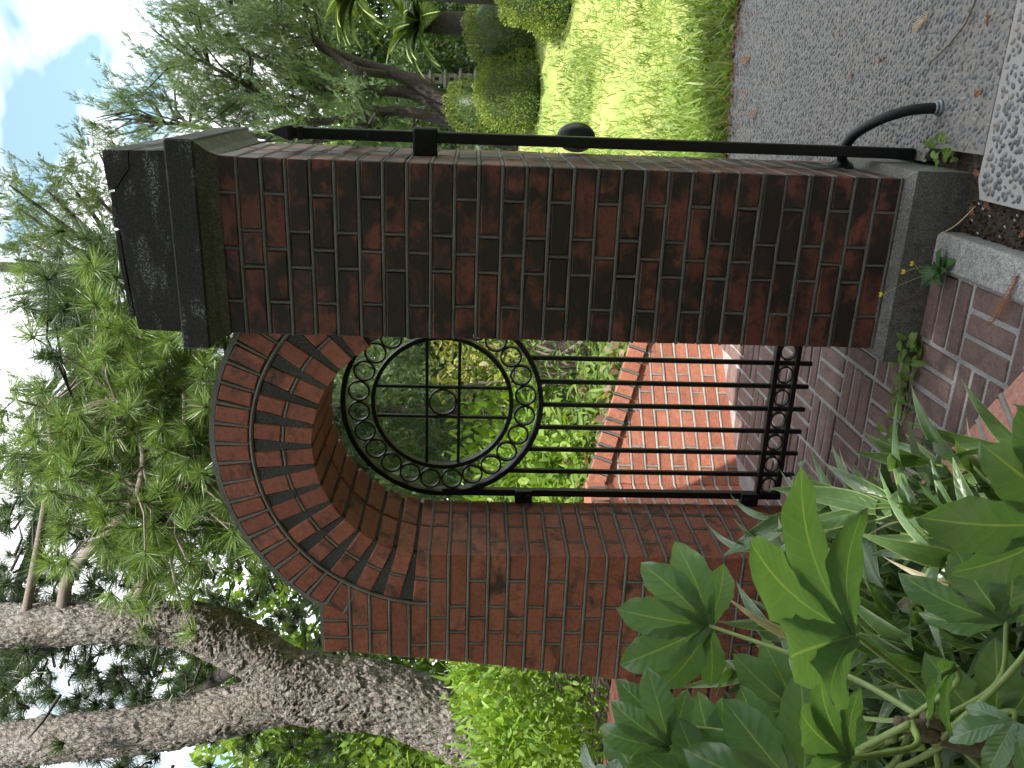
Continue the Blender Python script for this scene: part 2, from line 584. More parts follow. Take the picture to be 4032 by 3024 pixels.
class MB:
    """collects simple solids into one mesh"""
    def __init__(s):
        s.V, s.F = [], []
    def add(s, V, F):
        o = len(s.V)
        s.V += [tuple(v) for v in V]
        s.F += [tuple(i + o for i in f) for f in F]
    def box(s, x0, x1, y0, y1, z0, z1, k=0.0):
        if k:
            V, F = chamfer_arr(x1 - x0, y1 - y0, z1 - z0, k)
            c = Vector(((x0 + x1) / 2, (y0 + y1) / 2, (z0 + z1) / 2))
            s.add([v + c for v in V], F)
            return
        V = [(x, y, z) for x in (x0, x1) for y in (y0, y1) for z in (z0, z1)]
        s.add(V, [(0, 1, 3, 2), (4, 6, 7, 5), (0, 4, 5, 1), (2, 3, 7, 6), (0, 2, 6, 4), (1, 5, 7, 3)])
    def bar(s, p0, p1, r, n=6, r1=None, flat=1.0, up=None):
        p0, p1 = Vector(p0), Vector(p1)
        d = (p1 - p0).normalized()
        u = up or (Vector((0, 0, 1)) if abs(d.z) < .9 else Vector((1, 0, 0)))
        a = d.cross(u).normalized()
        b = d.cross(a).normalized()
        V = []
        for p, rr in ((p0, r), (p1, r if r1 is None else r1)):
            for i in range(n):
                t = 2 * math.pi * (i + .5) / n
                V.append(p + a * math.cos(t) * rr * flat + b * math.sin(t) * rr)
        F = [(i, (i + 1) % n, n + (i + 1) % n, n + i) for i in range(n)]
        F += [tuple(range(n - 1, -1, -1)), tuple(range(n, 2 * n))]
        s.add(V, F)
    def tube(s, pts, radii, n=8, cap=True):
        pts = [Vector(p) for p in pts]
        if not hasattr(radii, '__len__'):
            radii = [radii] * len(pts)
        a = None
        V, F = [], []
        for i, p in enumerate(pts):
            d = (pts[min(i + 1, len(pts) - 1)] - pts[max(i - 1, 0)]).normalized()
            if a is None:
                a = d.cross(Vector((.3, .2, 1)) if abs(d.z) < .9 else Vector((1, .1, 0))).normalized()
            a = (a - d * a.dot(d)).normalized()
            b = d.cross(a)
            for k in range(n):
                t = 2 * math.pi * k / n
                V.append(p + (a * math.cos(t) + b * math.sin(t)) * radii[i])
        for i in range(len(pts) - 1):
            for k in range(n):
                F.append((i * n + k, i * n + (k + 1) % n, (i + 1) * n + (k + 1) % n, (i + 1) * n + k))
        if cap:
            F.append(tuple(range(n - 1, -1, -1)))
            F.append(tuple((len(pts) - 1) * n + k for k in range(n)))
        s.add(V, F)
    def prism(s, poly, y0, y1):
        """polygon in x,z extruded along y"""
        n = len(poly)
        V = [(p[0], y0, p[1]) for p in poly] + [(p[0], y1, p[1]) for p in poly]
        F = [tuple(range(n)), tuple(range(2 * n - 1, n - 1, -1))]
        F += [(i, i + n, (i + 1) % n + n, (i + 1) % n) for i in range(n)]
        s.add(V, F)
    def build(s, name, mat, parent=None, smooth=False):
        me = pydata(name, s.V, s.F, mat, smooth)
        import bmesh
        bm = bmesh.new(); bm.from_mesh(me)
        bmesh.ops.recalc_face_normals(bm, faces=bm.faces)
        bm.to_mesh(me); bm.free()
        return obj(name, me, parent)

def smooth_pts(P, n):
    """Catmull-Rom through points (any tuple length)"""
    P = [np.array(p, float) for p in P]
    P = [2 * P[0] - P[1]] + P + [2 * P[-1] - P[-2]]
    out = []
    for i in range(1, len(P) - 2):
        for k in range(n):
            t = k / n
            a, b, c, d = P[i - 1], P[i], P[i + 1], P[i + 2]
            out.append(.5 * ((2 * b) + (c - a) * t + (2 * a - 5 * b + 4 * c - d) * t * t + (3 * b - a - 3 * c + d) * t ** 3))
    out.append(P[-2])
    return out

def nrm(a):
    return a / np.maximum(np.linalg.norm(a, axis=-1, keepdims=True), 1e-9)

def scatter(TV, TF, pos, ydir, ndir, scale):
    """copies of a template (y = along, z = normal) as arrays"""
    TV = np.asarray(TV, float); TF = np.asarray(TF)
    y = nrm(np.asarray(ydir, float))
    x = nrm(np.cross(y, ndir))
    z = np.cross(x, y)
    n = len(pos)
    sc = np.broadcast_to(np.asarray(scale, float), (n,))[:, None, None]
    V = (TV[None, :, 0:1] * x[:, None, :] + TV[None, :, 1:2] * y[:, None, :] + TV[None, :, 2:3] * z[:, None, :]) * sc + np.asarray(pos)[:, None, :]
    F = TF[None] + (np.arange(n) * len(TV))[:, None, None]
    return V.reshape(-1, 3), F.reshape(-1, TF.shape[1])

def join(parts):
    Vs, Fs, o = [], [], 0
    for V, F in parts:
        Vs.append(V); Fs.append(F + o); o += len(V)
    return np.concatenate(Vs), np.concatenate(Fs)

def rdir(n, up=0.0):
    d = rng.normal(size=(n, 3))
    d = nrm(d)
    d[:, 2] += up
    return nrm(d)

# leaf templates (triangles)
def oval_leaf(w=.45, fold=.08, droop=.1):
    V = [(0, 0, 0), (-w / 2, .45, fold), (0, .5, 0), (w / 2, .45, fold), (0, 1, -droop), (-w * .36, .78, fold * .4 - droop * .4), (w * .36, .78, fold * .4 - droop * .4), (-w * .36, .18, fold * .6), (w * .36, .18, fold * .6)]
    F = [(0, 2, 7), (7, 2, 1), (0, 8, 2), (8, 3, 2), (1, 2, 5), (2, 4, 5), (2, 3, 6), (2, 6, 4)]
    return np.array(V), np.array(F)
def thin_leaf(w=.15, droop=.2):
    V = [(-w * .3, 0, 0), (w * .3, 0, 0), (-w / 2, .4, .02), (w / 2, .4, .02), (-w * .3, .75, -droop * .4), (w * .3, .75, -droop * .4), (0, 1, -droop)]
    F = [(0, 1, 3), (0, 3, 2), (2, 3, 5), (2, 5, 4), (4, 5, 6)]
    return np.array(V), np.array(F)
def diamond(w=.5):
    return np.array([(0, 0, 0), (w / 2, .45, .06), (0, 1, 0), (-w / 2, .45, .06)]), np.array([(0, 1, 2), (0, 2, 3)])
def spray(nl=11, seed=1):
    r = np.random.default_rng(seed)
    V, F = [], []
    for side in (-1, 1):
        for i in range(nl):
            t = .06 + .9 * i / nl
            ln = (.34 * (1 - .55 * t)) * (.8 + .4 * r.random())
            an = R(38 + 10 * r.random())
            bx, by = 0, t
            dx, dy = side * math.sin(an), math.cos(an)
            w = .030 + .014 * r.random()
            z = r.normal() * .03 - .05 * ln
            o = len(V)
            px, py = -dy, dx
            V += [(bx - px * w, by - py * w, 0), (bx + px * w, by + py * w, .015), (bx + dx * ln, by + dy * ln, z)]
            F += [(o, o + 1, o + 2)]
    o = len(V)
    V += [(-.03, 0, 0), (.03, 0, 0), (0, 1.1, -.05)]
    F += [(o, o + 1, o + 2)]
    return np.array(V), np.array(F)
def tuft(n=70, seed=2, spread=75, lite=False):
    r = np.random.default_rng(seed)
    V, F = [], []
    for i in range(n):
        th = R(spread) * math.sqrt(r.random()) * (1 if r.random() < .85 else 1.45)
        ph = 2 * math.pi * r.random()
        d = np.array([math.sin(th) * math.cos(ph), math.cos(th), math.sin(th) * math.sin(ph)])
        ln = .75 + .35 * r.random()
        side = nrm(np.cross(d, r.normal(size=3)))
        b = np.array([0, -.25 * r.random(), 0])
        w = .0115
        o = len(V)
        if lite:
            tip = b + d * ln
            V += [b - side * w * 1.5, b + side * w * 1.5, tip]
            F += [(o, o + 1, o + 2)]
            continue
        mid = b + d * ln * .55 + np.array([0, 0, 0.0])
        tip = b + d * ln + np.array([0, 0, -.05 * r.random()])
        V += [b - side * w * .6, b + side * w * .6, mid + side * w, tip, mid - side * w]
        F += [(o, o + 1, o + 2), (o, o + 2, o + 4), (o + 4, o + 2, o + 3)]
    return np.array(V), np.array(F)

# ================================================================== SETTING: ground, floor, walkway
def struct(o):
    o['kind'] = 'structure'
    return o

def bed_line(x):
    return 0

def terrain():
    xs = np.concatenate([np.linspace(-600, -30, 12), np.linspace(-25, 25, 60), np.linspace(30, 600, 12)])
    ys = np.concatenate([np.linspace(-500, -14, 8), np.linspace(-12, 30, 70), np.linspace(35, 900, 14)])
    X, Y = np.meshgrid(xs, ys)
    Z = ground_z(X, Y)
    n, mm = X.shape
    V = np.stack([X, Y, Z], -1).reshape(-1, 3)
    i = np.arange((n - 1) * mm).reshape(n - 1, mm)[:, :-1].ravel()
    F = np.stack([i, i + 1, i + mm + 1, i + mm], -1)
    return struct(obj('ground', fast_mesh('ground', V, F, M['ground'], True)))

def ground_z(X, Y):
    t = np.clip((Y - 2.45) / 6.0, 0, 1)
    z = -.215 + .98 * t
    z = z + .04 * np.sin(X * 1.3 + Y * .7) * np.clip((Y - 3) / 2, 0, 1)
    return z
terrain()

# brick floor: mortar sheet, then baskets of three bricks
fl = struct(obj('brick_floor', fast_mesh('brick_floor', [(-2.1, -3.2, -.136), (-.262, -3.2, -.136), (-.262, 2.9, -.136), (-2.1, 2.9, -.136)], [(0, 1, 2, 3)], M['mortar_floor'])))
MX, MY = .232, .2416
def below_coping(x, y):          # planter side of the edging line
    return (y < -.43 + (x + .83) * (-.25 / .36) - .08)
def beyond(x, y):
    P0 = np.array([-1.176, 2.072]); nn = np.array([.726, -.688])
    return ((np.array([x, y]) - P0) @ nn) < .0 or x < -1.76
for mi in range(0, 7):
    for nj in range(-3, 11):
        xr = -.265 - MX * mi
        y0 = -.518 + MY * nj
        along_x = (mi + nj) % 2 == 1
        for k in range(3):
            if along_x:
                bx0, bx1 = xr - MX + .008, xr - .008
                by0, by1 = y0 + MY / 3 * k + .008, y0 + MY / 3 * (k + 1) - .008
            else:
                bx0, bx1 = xr - MX / 3 * (k + 1) + .0075, xr - MX / 3 * k - .0075
                by0, by1 = y0 + .008, y0 + MY - .008
            cx, cy = (bx0 + bx1) / 2, (by0 + by1) / 2
            if cx > -.60 and -.03 < cy < .62:
                continue
            if below_coping(cx, cy) or beyond(cx, cy) or cy < -1.0:
                continue
            if cx < -1.37 and -.0 < cy < .5:
                continue
            box('brick', bx0, bx1, by0, by1, -.19, -.130 + random.uniform(-.0015, .0015), M['brick_floor'], fl, .0035, .0012)

# concrete kerb, soil strip
kerb = struct(obj('concrete_kerb', box_mesh('concrete_kerb', .112, 3.1, .16, M['kerb'], .010), None, (-.207, -1.60, -.192)))
rngs = np.random.default_rng(5)
def rough_sheet(name, x0, x1, y0, y1, z, nx, ny, amp, mat):
    X, Y = np.meshgrid(np.linspace(x0, x1, nx), np.linspace(y0, y1, ny))
    Z = z + rngs.normal(size=X.shape) * amp
    V = np.stack([X, Y, Z], -1).reshape(-1, 3)
    i = np.arange((ny - 1) * nx).reshape(ny - 1, nx)[:, :-1].ravel()
    return obj(name, fast_mesh(name, V, np.stack([i, i + 1, i + nx + 1, i + nx], -1), mat, True))
struct(rough_sheet('soil_strip', -.155, .10, -2.6, .30, -.192, 40, 300, .004, M['soil']))

# pebble walkway: cement sheets with real pebbles half sunk in them
def poly_prism(name, pts, z0, z1, mat):
    n = len(pts)
    V = [(p[0], p[1], z1) for p in pts] + [(p[0], p[1], z0) for p in pts]
    F = [tuple(range(n)), tuple(range(2 * n - 1, n - 1, -1))] + [(i, i + n, (i + 1) % n + n, (i + 1) % n) for i in range(n)]
    o = obj(name, pydata(name, V, F, mat))
    return o
walk_poly = [(.088, -.144), (7, -.138), (7, 2.66), (.6, 2.62), (-.2, 2.50), (-.9, 2.46), (-.9, .66), (.035, .66), (.04, .20), (.086, .16)]
walk = struct(poly_prism('pebble_walkway', walk_poly, -.26, -.1525, M['aggregate']))
slab_poly = [(-.036, -.178), (.02, -.150), (.074, -.152), (7, -.146), (7, -3.2), (-.040, -3.2)]
slab = struct(poly_prism('pebble_slab', slab_poly, -.26, -.1505, M['aggregate_light']))

def inside(poly, x, y):
    c = np.zeros(len(x), bool)
    j = len(poly) - 1
    for i in range(len(poly)):
        xi, yi = poly[i]; xj, yj = poly[j]
        with np.errstate(divide='ignore', invalid='ignore'):
            t = ((yi > y) != (yj > y)) & (x < (xj - xi) * (y - yi) / (yj - yi + 1e-12) + xi)
        c ^= t
        j = i
    return c
def pebble_template():
    V, F = [], []
    for k, (r, z) in enumerate(((1.0, -.05), (.80, .42))):
        for i in range(7):
            t = 2 * math.pi * i / 7
            V.append((math.cos(t) * r, math.sin(t) * r, z))
    V.append((0, 0, .62))
    for i in range(7):
        a, b = i, (i + 1) % 7
        F += [(a, b, b + 7), (a, b + 7, a + 7)]
        F.append((7 + a, 7 + b, 14))
    return np.array(V), np.array(F)
PT = pebble_template()
def pebbles(poly, x0, x1, y0, y1, z, pitch, parent, smin, smax):
    gx, gy = np.meshgrid(np.arange(x0, x1, pitch), np.arange(y0, y1, pitch * .86))
    gx = gx + (np.arange(gx.shape[0]) % 2)[:, None] * pitch / 2
    x = (gx + rngs.uniform(-.3, .3, gx.shape) * pitch).ravel()
    y = (gy + rngs.uniform(-.3, .3, gy.shape) * pitch).ravel()
    keep = inside([(p[0] + (.012 if p[0] < .5 else 0), p[1]) for p in poly], x, y) & (rngs.random(len(x)) < .96)
    x, y = x[keep], y[keep]
    n = len(x)
    a = rngs.uniform(smin, smax, n)
    b = a * rngs.uniform(.52, .85, n)
    th = rngs.uniform(0, math.pi, n)
    h = b * rngs.uniform(.5, .8, n)
    d = (x - .248) ** 2 + (y + 2.66) ** 2
    vis = (y > -.62) & (x < .55)
    order = np.argsort(np.where(vis, d, d + 100))
    near, far = order[:300], order[300:]
    V = PT[0]
    lx = V[None, :, 0] * a[:, None]; ly = V[None, :, 1] * b[:, None]
    W = np.stack([lx * np.cos(th)[:, None] - ly * np.sin(th)[:, None] + x[:, None], lx * np.sin(th)[:, None] + ly * np.cos(th)[:, None] + y[:, None], V[None, :, 2] * h[:, None] + z], -1)
    Wf = W[far].reshape(-1, 3)
    F = (PT[1][None] + (np.arange(len(far)) * len(V))[:, None, None]).reshape(-1, 3)
    o = obj('pebble_bed', fast_mesh('pebble_bed', Wf, F, M['pebble'], True), parent)
    o['kind'] = 'stuff'
    pm = fast_mesh('pebble', V, PT[1], M['pebble'], True)
    for i in near:
        obj('pebble', pm, parent, (x[i], y[i], z), (0, 0, th[i]), (a[i], b[i], h[i]))
pebbles(slab_poly, -.03, 1.1, -1.0, -.17, -.1505, .0245, slab, .0085, .0145)
pebbles(walk_poly, -.5, 1.45, -.14, 2.62, -.1525, .0225, walk, .008, .0135)

# ================================================================== PILLAR
P, J = .073, .013
W = .5505
pil = thing('brick_pillar', 'tall sooty brick gate pillar with cracked grey concrete cap', 'pillar', (-W / 2, W / 2, -.2))
bp = M['brick_pillar']
cb = MB(); cb.box(-W + .013, -.013, .013, .537, -.02, 2.13)
cb.build('mortar_core', M['mortar_dark'], pil)
jt = MB()
RB = .0063
def hb(mb, a, b, r=RB):
    mb.bar(a, b, r, 8, None, 1.0)
for i in range(29):
    z0, z1 = i * P + J / 2, (i + 1) * P - J / 2
    z1 = min(z1, 2.102)
    A = i % 2 == 0
    q34 = (W - .2 - 3 * J) / 2
    S_ = (W - .1 - 2 * J) / 2
    if A:
        ws, deps = [.1, q34, q34, .1], [S_, .1, .1, S_]
    else:
        ws, deps = [S_, .1, S_], [.1, .1, .1]
    x = 0
    for wd, dp in zip(ws, deps):
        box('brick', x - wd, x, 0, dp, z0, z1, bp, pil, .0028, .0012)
        x -= wd
        if x > -W + .02:
            hb(jt, (x - J / 2, .0048, z0 - .004), (x - J / 2, .0048, z1 + .004), .0052)
        x -= J
    sy = [(S_ + J, .1), (S_ + J + .1 + J, S_)] if A else [(.1 + J, q34), (.1 + 2 * J + q34, q34), (.1 + 3 * J + 2 * q34, .1)]
    for y, ln in sy:
        box('brick', -.1, 0, y, y + ln, z0, z1, bp, pil, .0028, .0012)
        box('brick', -W, -W + .1, y, y + ln, z0, z1, bp, pil, .0028, .0012)
        hb(jt, (-.0048, y - J / 2, z0 - .004), (-.0048, y - J / 2, z1 + .004), .0052)
for k in range(29):
    z = k * P
    hb(jt, (-W + .001, .0048, z), (-.001, .0048, z))
    hb(jt, (-.0048, .0, z), (-.0048, .55, z))
    hb(jt, (-W + .0035, .0, z), (-W + .0035, .55, z))
jt.build('mortar_joints', M['mortar'], pil)
# base block: chamfered top ledge
bs = MB()
lo = [(-.582, -.047), (.028, -.047), (.028, .592), (-.582, .592)]
up = [(-.575, -.035), (.021, -.035), (.021, .585), (-.575, .585)]
mid = [(-.5505, -.001), (.001, -.001), (.001, .551), (-.5505, .551)]
rings = [[(x, y, -.30) for x, y in lo], [(x, y, -.020) for x, y in lo], [(x, y, -.0155) for x, y in up], [(x, y, -.006) for x, y in mid]]
V = sum(rings, []); F = [(3, 2, 1, 0), (12, 13, 14, 15)]
for r in range(3):
    for k in range(4):
        F.append((r * 4 + k, r * 4 + (k + 1) % 4, (r + 1) * 4 + (k + 1) % 4, (r + 1) * 4 + k))
bs.add(V, F)
bs.build('concrete_base', M['base'], pil)
# cap: soffit, slab, block in two cracked pieces, flakes on top
def frust(mb, r0, z0, r1, z1):
    V = [(r0[0], r0[2], z0), (r0[1], r0[2], z0), (r0[1], r0[3], z0), (r0[0], r0[3], z0), (r1[0], r1[2], z1), (r1[1], r1[2], z1), (r1[1], r1[3], z1), (r1[0], r1[3], z1)]
    mb.add(V, [(3, 2, 1, 0), (4, 5, 6, 7), (0, 1, 5, 4), (1, 2, 6, 5), (2, 3, 7, 6), (3, 0, 4, 7)])
sf = MB()
frust(sf, (-W - .003, .003, -.003, .553), 2.096, (-W - .012, .015, -.015, .565), 2.120)
frust(sf, (-W - .012, .015, -.015, .565), 2.120, (-W - .034, .043, -.043, .59), 2.150)
sf.build('cap_soffit', M['soffit'], pil)
sl = MB(); sl.box(-.590, .049, -.049, .600, 2.149, 2.236, .006)
sl.build('cap_slab', M['cap'], pil)
bk = MB()
bk.prism([(-.546, 2.2365), (.0125, 2.2365), (.009, 2.3475), (-.012, 2.3515), (-.043, 2.350), (-.075, 2.3755), (-.095, 2.389), (-.109, 2.403), (-.30, 2.398), (-.50, 2.384), (-.540, 2.380)], -.0125, .563)
bk.build('cap_block', M['cap'], pil)
br = MB()
br.prism([(.0095, 2.350), (.007, 2.426), (-.050, 2.426), (-.108, 2.421), (-.107, 2.408), (-.092, 2.392), (-.072, 2.378), (-.041, 2.3525), (-.012, 2.354)], -.0135, .56)
br.build('cap_broken_corner', M['cap'], pil)
fk = MB()
fk.prism([(-.114, 2.406), (-.116, 2.419), (-.22, 2.421), (-.226, 2.405)], -.006, .55)
fk.prism([(-.232, 2.405), (-.231, 2.417), (-.36, 2.412), (-.508, 2.401), (-.500, 2.388), (-.36, 2.400)], -.011, .55)
fk.build('cap_flakes', M['cap'], pil)

# ================================================================== ARCH WALL
YW, YB = .07, .50
XC, ZC, RI = -.973, 1.442, .4255
OFF = .006
aw = thing('brick_arch_wall', 'brick garden wall with round arched opening left of the tall pillar', 'arch', (-1.6, .28, -.13))
ba = M['brick_arch']
def xl(z):
    zs = [-.2, .732, .879, 1.177, 1.768, 2.0]
    xs = [-2.075, -1.947, -1.925, -1.884, -1.820, -1.815]
    return float(np.interp(z, zs, xs))
e = .011
poly = [(xl(-.2) + e, -.2)] + [(xl(z) + e, z) for z in (.4, .8, 1.2, 1.76)] + [(-1.825, 1.858), (-1.606, 1.858)]
for a in np.linspace(148, 57, 40):
    poly.append((XC + .758 * math.cos(R(a)), ZC + .758 * math.sin(R(a))))
poly += [(-.545, ZC + .52), (-.545, ZC + .10)]
for a in np.linspace(12, 180, 50):
    poly.append((XC + (RI + e) * math.cos(R(a)), ZC + (RI + e) * math.sin(R(a))))
poly += [(-1.3975 - e, ZC - .02), (-1.3975 - e, -.2)]
cb = MB(); cb.prism(poly, YW + e, YB - e)
cb.build('mortar_core', M['mortar_dark'], aw)
jt = MB()
def tbrick(xa0, xa1, xb0, xb1, y0, y1, z0, z1):
    """brick with ends that differ at bottom (a) and top (b)"""
    w0, w1 = xa1 - xa0, xb1 - xb0
    w = (w0 + w1) / 2
    jy = random.uniform(-.0012, .0012)
    def fn(v):
        t = (v.z + (z1 - z0) / 2) / (z1 - z0)
        c = ((xa0 + xa1) / 2) * (1 - t) + ((xb0 + xb1) / 2) * t
        s = (w0 * (1 - t) + w1 * t) / w
        return (c + v.x * s, (y0 + y1) / 2 + v.y + jy, (z0 + z1) / 2 + v.z)
    # geometry centred on its own origin so that the object texture varies
    o = mapped_box('brick', w, y1 - y0, z1 - z0, .0028, fn, ba, aw)
    c = Vector(((xa0 + xa1) / 2, (y0 + y1) / 2, (z0 + z1) / 2))
    for vv in o.data.vertices:
        vv.co -= c
    o.matrix_basis = Matrix.Translation(c)
    WM[o.name] = o.matrix_basis.copy()
    return o
def arc_x(z, r):
    d = r * r - (z - ZC) ** 2
    return XC - math.sqrt(max(d, 0))
for i in range(-1, 24):
    z0, z1 = i * P + OFF + J / 2, (i + 1) * P + OFF - J / 2
    if i == -1:
        z0 = -.13
    A = i % 2 == 1
    sp = i >= 20
    if sp:
        ra, rb = arc_x(z0, .644), arc_x(z1, .644)
        widths = {20: [.165, .16], 21: [.20, .2], 22: [.13, .2], 23: [.135, .2]}[i]
    else:
        ra = rb = -1.3975
        widths = [.1, .150, .1, .2] if A else [.212, .1, .2, .2]
    la, lb = xl(z0), xl(z1)
    xa, xb = ra, rb
    first = True
    for n_, wd in enumerate(widths):
        if first and sp:
            na = nb = min(ra, rb) - wd
        else:
            na, nb = xa - wd, xb - wd
        last = n_ == len(widths) - 1 or min(na, nb) - J - .028 < max(la, lb)
        if last:
            na, nb = la, lb
        dp = (.212 if (A and first and not sp) else .1)
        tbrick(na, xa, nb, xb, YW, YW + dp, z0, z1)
        first = False
        if last:
            break
        hb(jt, (na - J / 2, YW + .0035, z0 - .004), (nb - J / 2, YW + .0035, z1 + .004), .0055)
        xa, xb = na - J, nb - J
    if not sp:
        ys = [(.212 + J, .1), (.312 + 2 * J, .092)] if A else [(.1 + J, .212), (.312 + 2 * J, .092)]
        for y, ln in ys:
            box('brick', -1.4975, -1.3975, YW + y, YW + y + ln, z0, z1, ba, aw, .0028, .0012)
            hb(jt, (-1.401, YW + y - J / 2, z0 - .004), (-1.401, YW + y - J / 2, z1 + .004), .0055)
for k in range(0, 25):
    z = k * P + OFF
    xr = -1.398 if k <= 20 else arc_x(z, .640)
    hb(jt, (xl(z) + .001, YW + .0035, z), (xr, YW + .0035, z))
    if k <= 20:
        hb(jt, (-1.401, YW, z), (-1.401, YB, z))
# soldier course on the shoulder
zs0, zs1 = 24 * P + OFF + J / 2 + .002, 1.858
xs = -1.612
for k in range(3):
    wd = .062
    xe = xs - wd if k < 2 else xl(1.8)
    box('brick', xe, xs, YW, YW + .215, zs0, zs1, ba, aw, .0028, .001)
    hb(jt, (xs + J / 2, YW + .0035, zs0 - .005), (xs + J / 2, YW + .0035, zs1), .0055)
    xs = xe - J
# arch: inner double ring of headers with wedge joints, outer ring of headers on edge
def rot_y(a):          # local z -> radial direction at angle a (x,z plane)
    return Matrix.Rotation(math.pi / 2 - a, 3, 'Y')
def vous(r0, r1, a, wd, y0, y1):
    me = box_mesh('brick', wd, y1 - y0, r1 - r0, ba, .0028)
    rm = (r0 + r1) / 2
    o = obj('brick', me, aw, (XC + rm * math.cos(a), (y0 + y1) / 2 + random.uniform(-.0012, .0012), ZC + rm * math.sin(a)), rot_y(a).to_euler())
    return o
NI = 18
for k in range(NI):
    a = R(180 - (k + .5) * 180 / NI)
    if XC + .5 * math.cos(a) > -.55:
        continue
    vous(RI, .5205, a, .0605, YW, YW + .21)
    vous(.5335, .626, a, .0605, YW, YW + .21)
    vous(RI, .5205, a, .0605, YW + .222, YB)
    # joint between the two headers
    t = .03 / .527
    hb(jt, (XC + .527 * math.cos(a - t), YW + .0035, ZC + .527 * math.sin(a - t)), (XC + .527 * math.cos(a + t), YW + .0035, ZC + .527 * math.sin(a + t)), .0055)
wg = MB()
for k in range(NI + 1):
    a = R(180 - k * 180 / NI)
    if XC + .55 * math.cos(a) > -.53:
        continue
    rr = [.4285, .47, .52, .57, .622]
    rad = Vector((math.cos(a), 0, math.sin(a))); tan = Vector((-math.sin(a), 0, math.cos(a)))
    c = Vector((XC, 0, ZC))
    V = []
    for r in rr:
        hw = max(.004, r * math.tan(R(90 / NI)) - .0315)
        lo_ = hw if k > 0 else .002
        for s in (-1, 1):
            p = c + rad * r + tan * (s * hw)
            V.append((p.x, YW + .003 + random.uniform(0, .0015), p.z))
            V.append((p.x, YW + .03, p.z))
    F = []
    for q in range(len(rr) - 1):
        b0, b1 = q * 4, q * 4 + 4
        F += [(b0, b0 + 2, b1 + 2, b1), (b0 + 1, b1 + 1, b1 + 3, b0 + 3), (b0, b1, b1 + 1, b0 + 1), (b0 + 2, b0 + 3, b1 + 3, b1 + 2)]
    wg.add(V, F)
wg.build('wedge_joints', M['mortar_wedge'], aw)
arc = [(XC + .6345 * math.cos(R(a)), YW + .003, ZC + .6345 * math.sin(R(a))) for a in np.linspace(180, 48, 60)]
jt.tube(arc, .0068, 6)
NO = 31
for k in range(NO):
    ad = 150.5 - k * 180 / NO
    a = R(ad)
    if XC + .66 * math.cos(a) > -.54:
        break
    vous(.6445, .756, a, .0565, YW, YW + .22)
    a2 = R(ad + 90 / NO)
    jt.bar((XC + .642 * math.cos(a2), YW + .0035, ZC + .642 * math.sin(a2)), (XC + .758 * math.cos(a2), YW + .0035, ZC + .758 * math.sin(a2)), .0052, 6, .0075)
jt.build('mortar_joints', M['mortar_arch'], aw)
# mortar capping over the ring and the shoulder
mc = MB()
po = [(XC + r * math.cos(R(a)), ZC + r * math.sin(R(a))) for r, seq in ((.758, np.linspace(148, 56, 40)), (.776, np.linspace(56, 148, 40))) for a in seq]
mc.prism(po, YW + .001, YB + .003)
mc.prism([(-1.822, 1.8585), (-1.62, 1.8585), (-1.62, 1.871), (-1.818, 1.870)], YW + .003, YB)
mc.build('mortar_capping', M['mortar_arch'], aw)
bs = MB(); bs.box(-2.15, -1.372, .03, .54, -.30, -.052, .012)
bs.build('concrete_base', M['base'], aw)

# ================================================================== GATE
YG = .515
gate = thing('iron_gate', 'black wrought iron gate with ringed roundel closing the brick arch', 'gate', (-.967, YG, -.03))
ir = M['iron']
GC = (-.972, 1.436)
def annulus_mesh(name, r0, r1, y0, y1, n=72):
    V, F = [], []
    for i in range(n):
        t = 2 * math.pi * i / n
        c, s = math.cos(t), math.sin(t)
        V += [(r0 * c, y0, r0 * s), (r1 * c, y0, r1 * s), (r1 * c, y1, r1 * s), (r0 * c, y1, r0 * s)]
    for i in range(n):
        a, b = i * 4, ((i + 1) % n) * 4
        for k in range(4):
            F.append((a + k, a + (k + 1) % 4, b + (k + 1) % 4, b + k))
    me = pydata(name, V, F, ir)
    import bmesh
    bm = bmesh.new(); bm.from_mesh(me); bmesh.ops.recalc_face_normals(bm, faces=bm.faces); bm.to_mesh(me); bm.free()
    return me
gl = (GC[0], YG, GC[1])
obj('outer_ring', annulus_mesh('outer_ring', .381, .400, -.021, .021), gate, gl)
obj('inner_ring', annulus_mesh('inner_ring', .265, .281, -.016, .016), gate, gl)
sm = annulus_mesh('small_ring', .0362, .0428, -.010, .010, 28)
for k in range(24):
    a = R(k * 15 + 7.0)
    obj('small_ring', sm, gate, (GC[0] + .331 * math.cos(a), YG, GC[1] + .331 * math.sin(a)))
def barbox(name, x0, x1, z0, z1, t=.010, y=YG, k=.0015):
    return box(name, x0, x1, y - t, y + t, z0, z1, ir, gate, k)
for xx in (-.905, -1.03):
    hz = math.sqrt(.268 ** 2 - (xx - GC[0]) ** 2)
    barbox('roundel_bar', xx - .006, xx + .006, GC[1] - hz, GC[1] + hz, .008)
for zz in (1.371, 1.498):
    hx = math.sqrt(.268 ** 2 - (zz - GC[1]) ** 2)
    barbox('roundel_bar', GC[0] - hx, GC[0] + hx, zz - .006, zz + .006, .0065)
obj('centre_ring', annulus_mesh('centre_ring', .049, .056, -.009, .009, 40), gate, (-.9675, YG, 1.4345))
XB = [-1.360 + .0975 * k for k in range(9)]
for k in (0, 8):
    barbox('stile', XB[k] - .014, XB[k] + .014, .04 - .02, GC[1] - .0, .014)
for k in range(1, 8):
    xx = XB[k]
    zt = GC[1] - math.sqrt(.391 ** 2 - (xx - GC[0]) ** 2)
    barbox('bar', xx - .0085, xx + .0085, -.027, zt, .0085)
for zz in (.118, .036):
    barbox('rail', XB[0] + .0145, XB[8] - .0145, zz - .010, zz + .010, .016)
for k in range(8):
    obj('small_ring', sm, gate, ((XB[k] + XB[k + 1]) / 2, YG, .077), None, (.85, 1, .75))
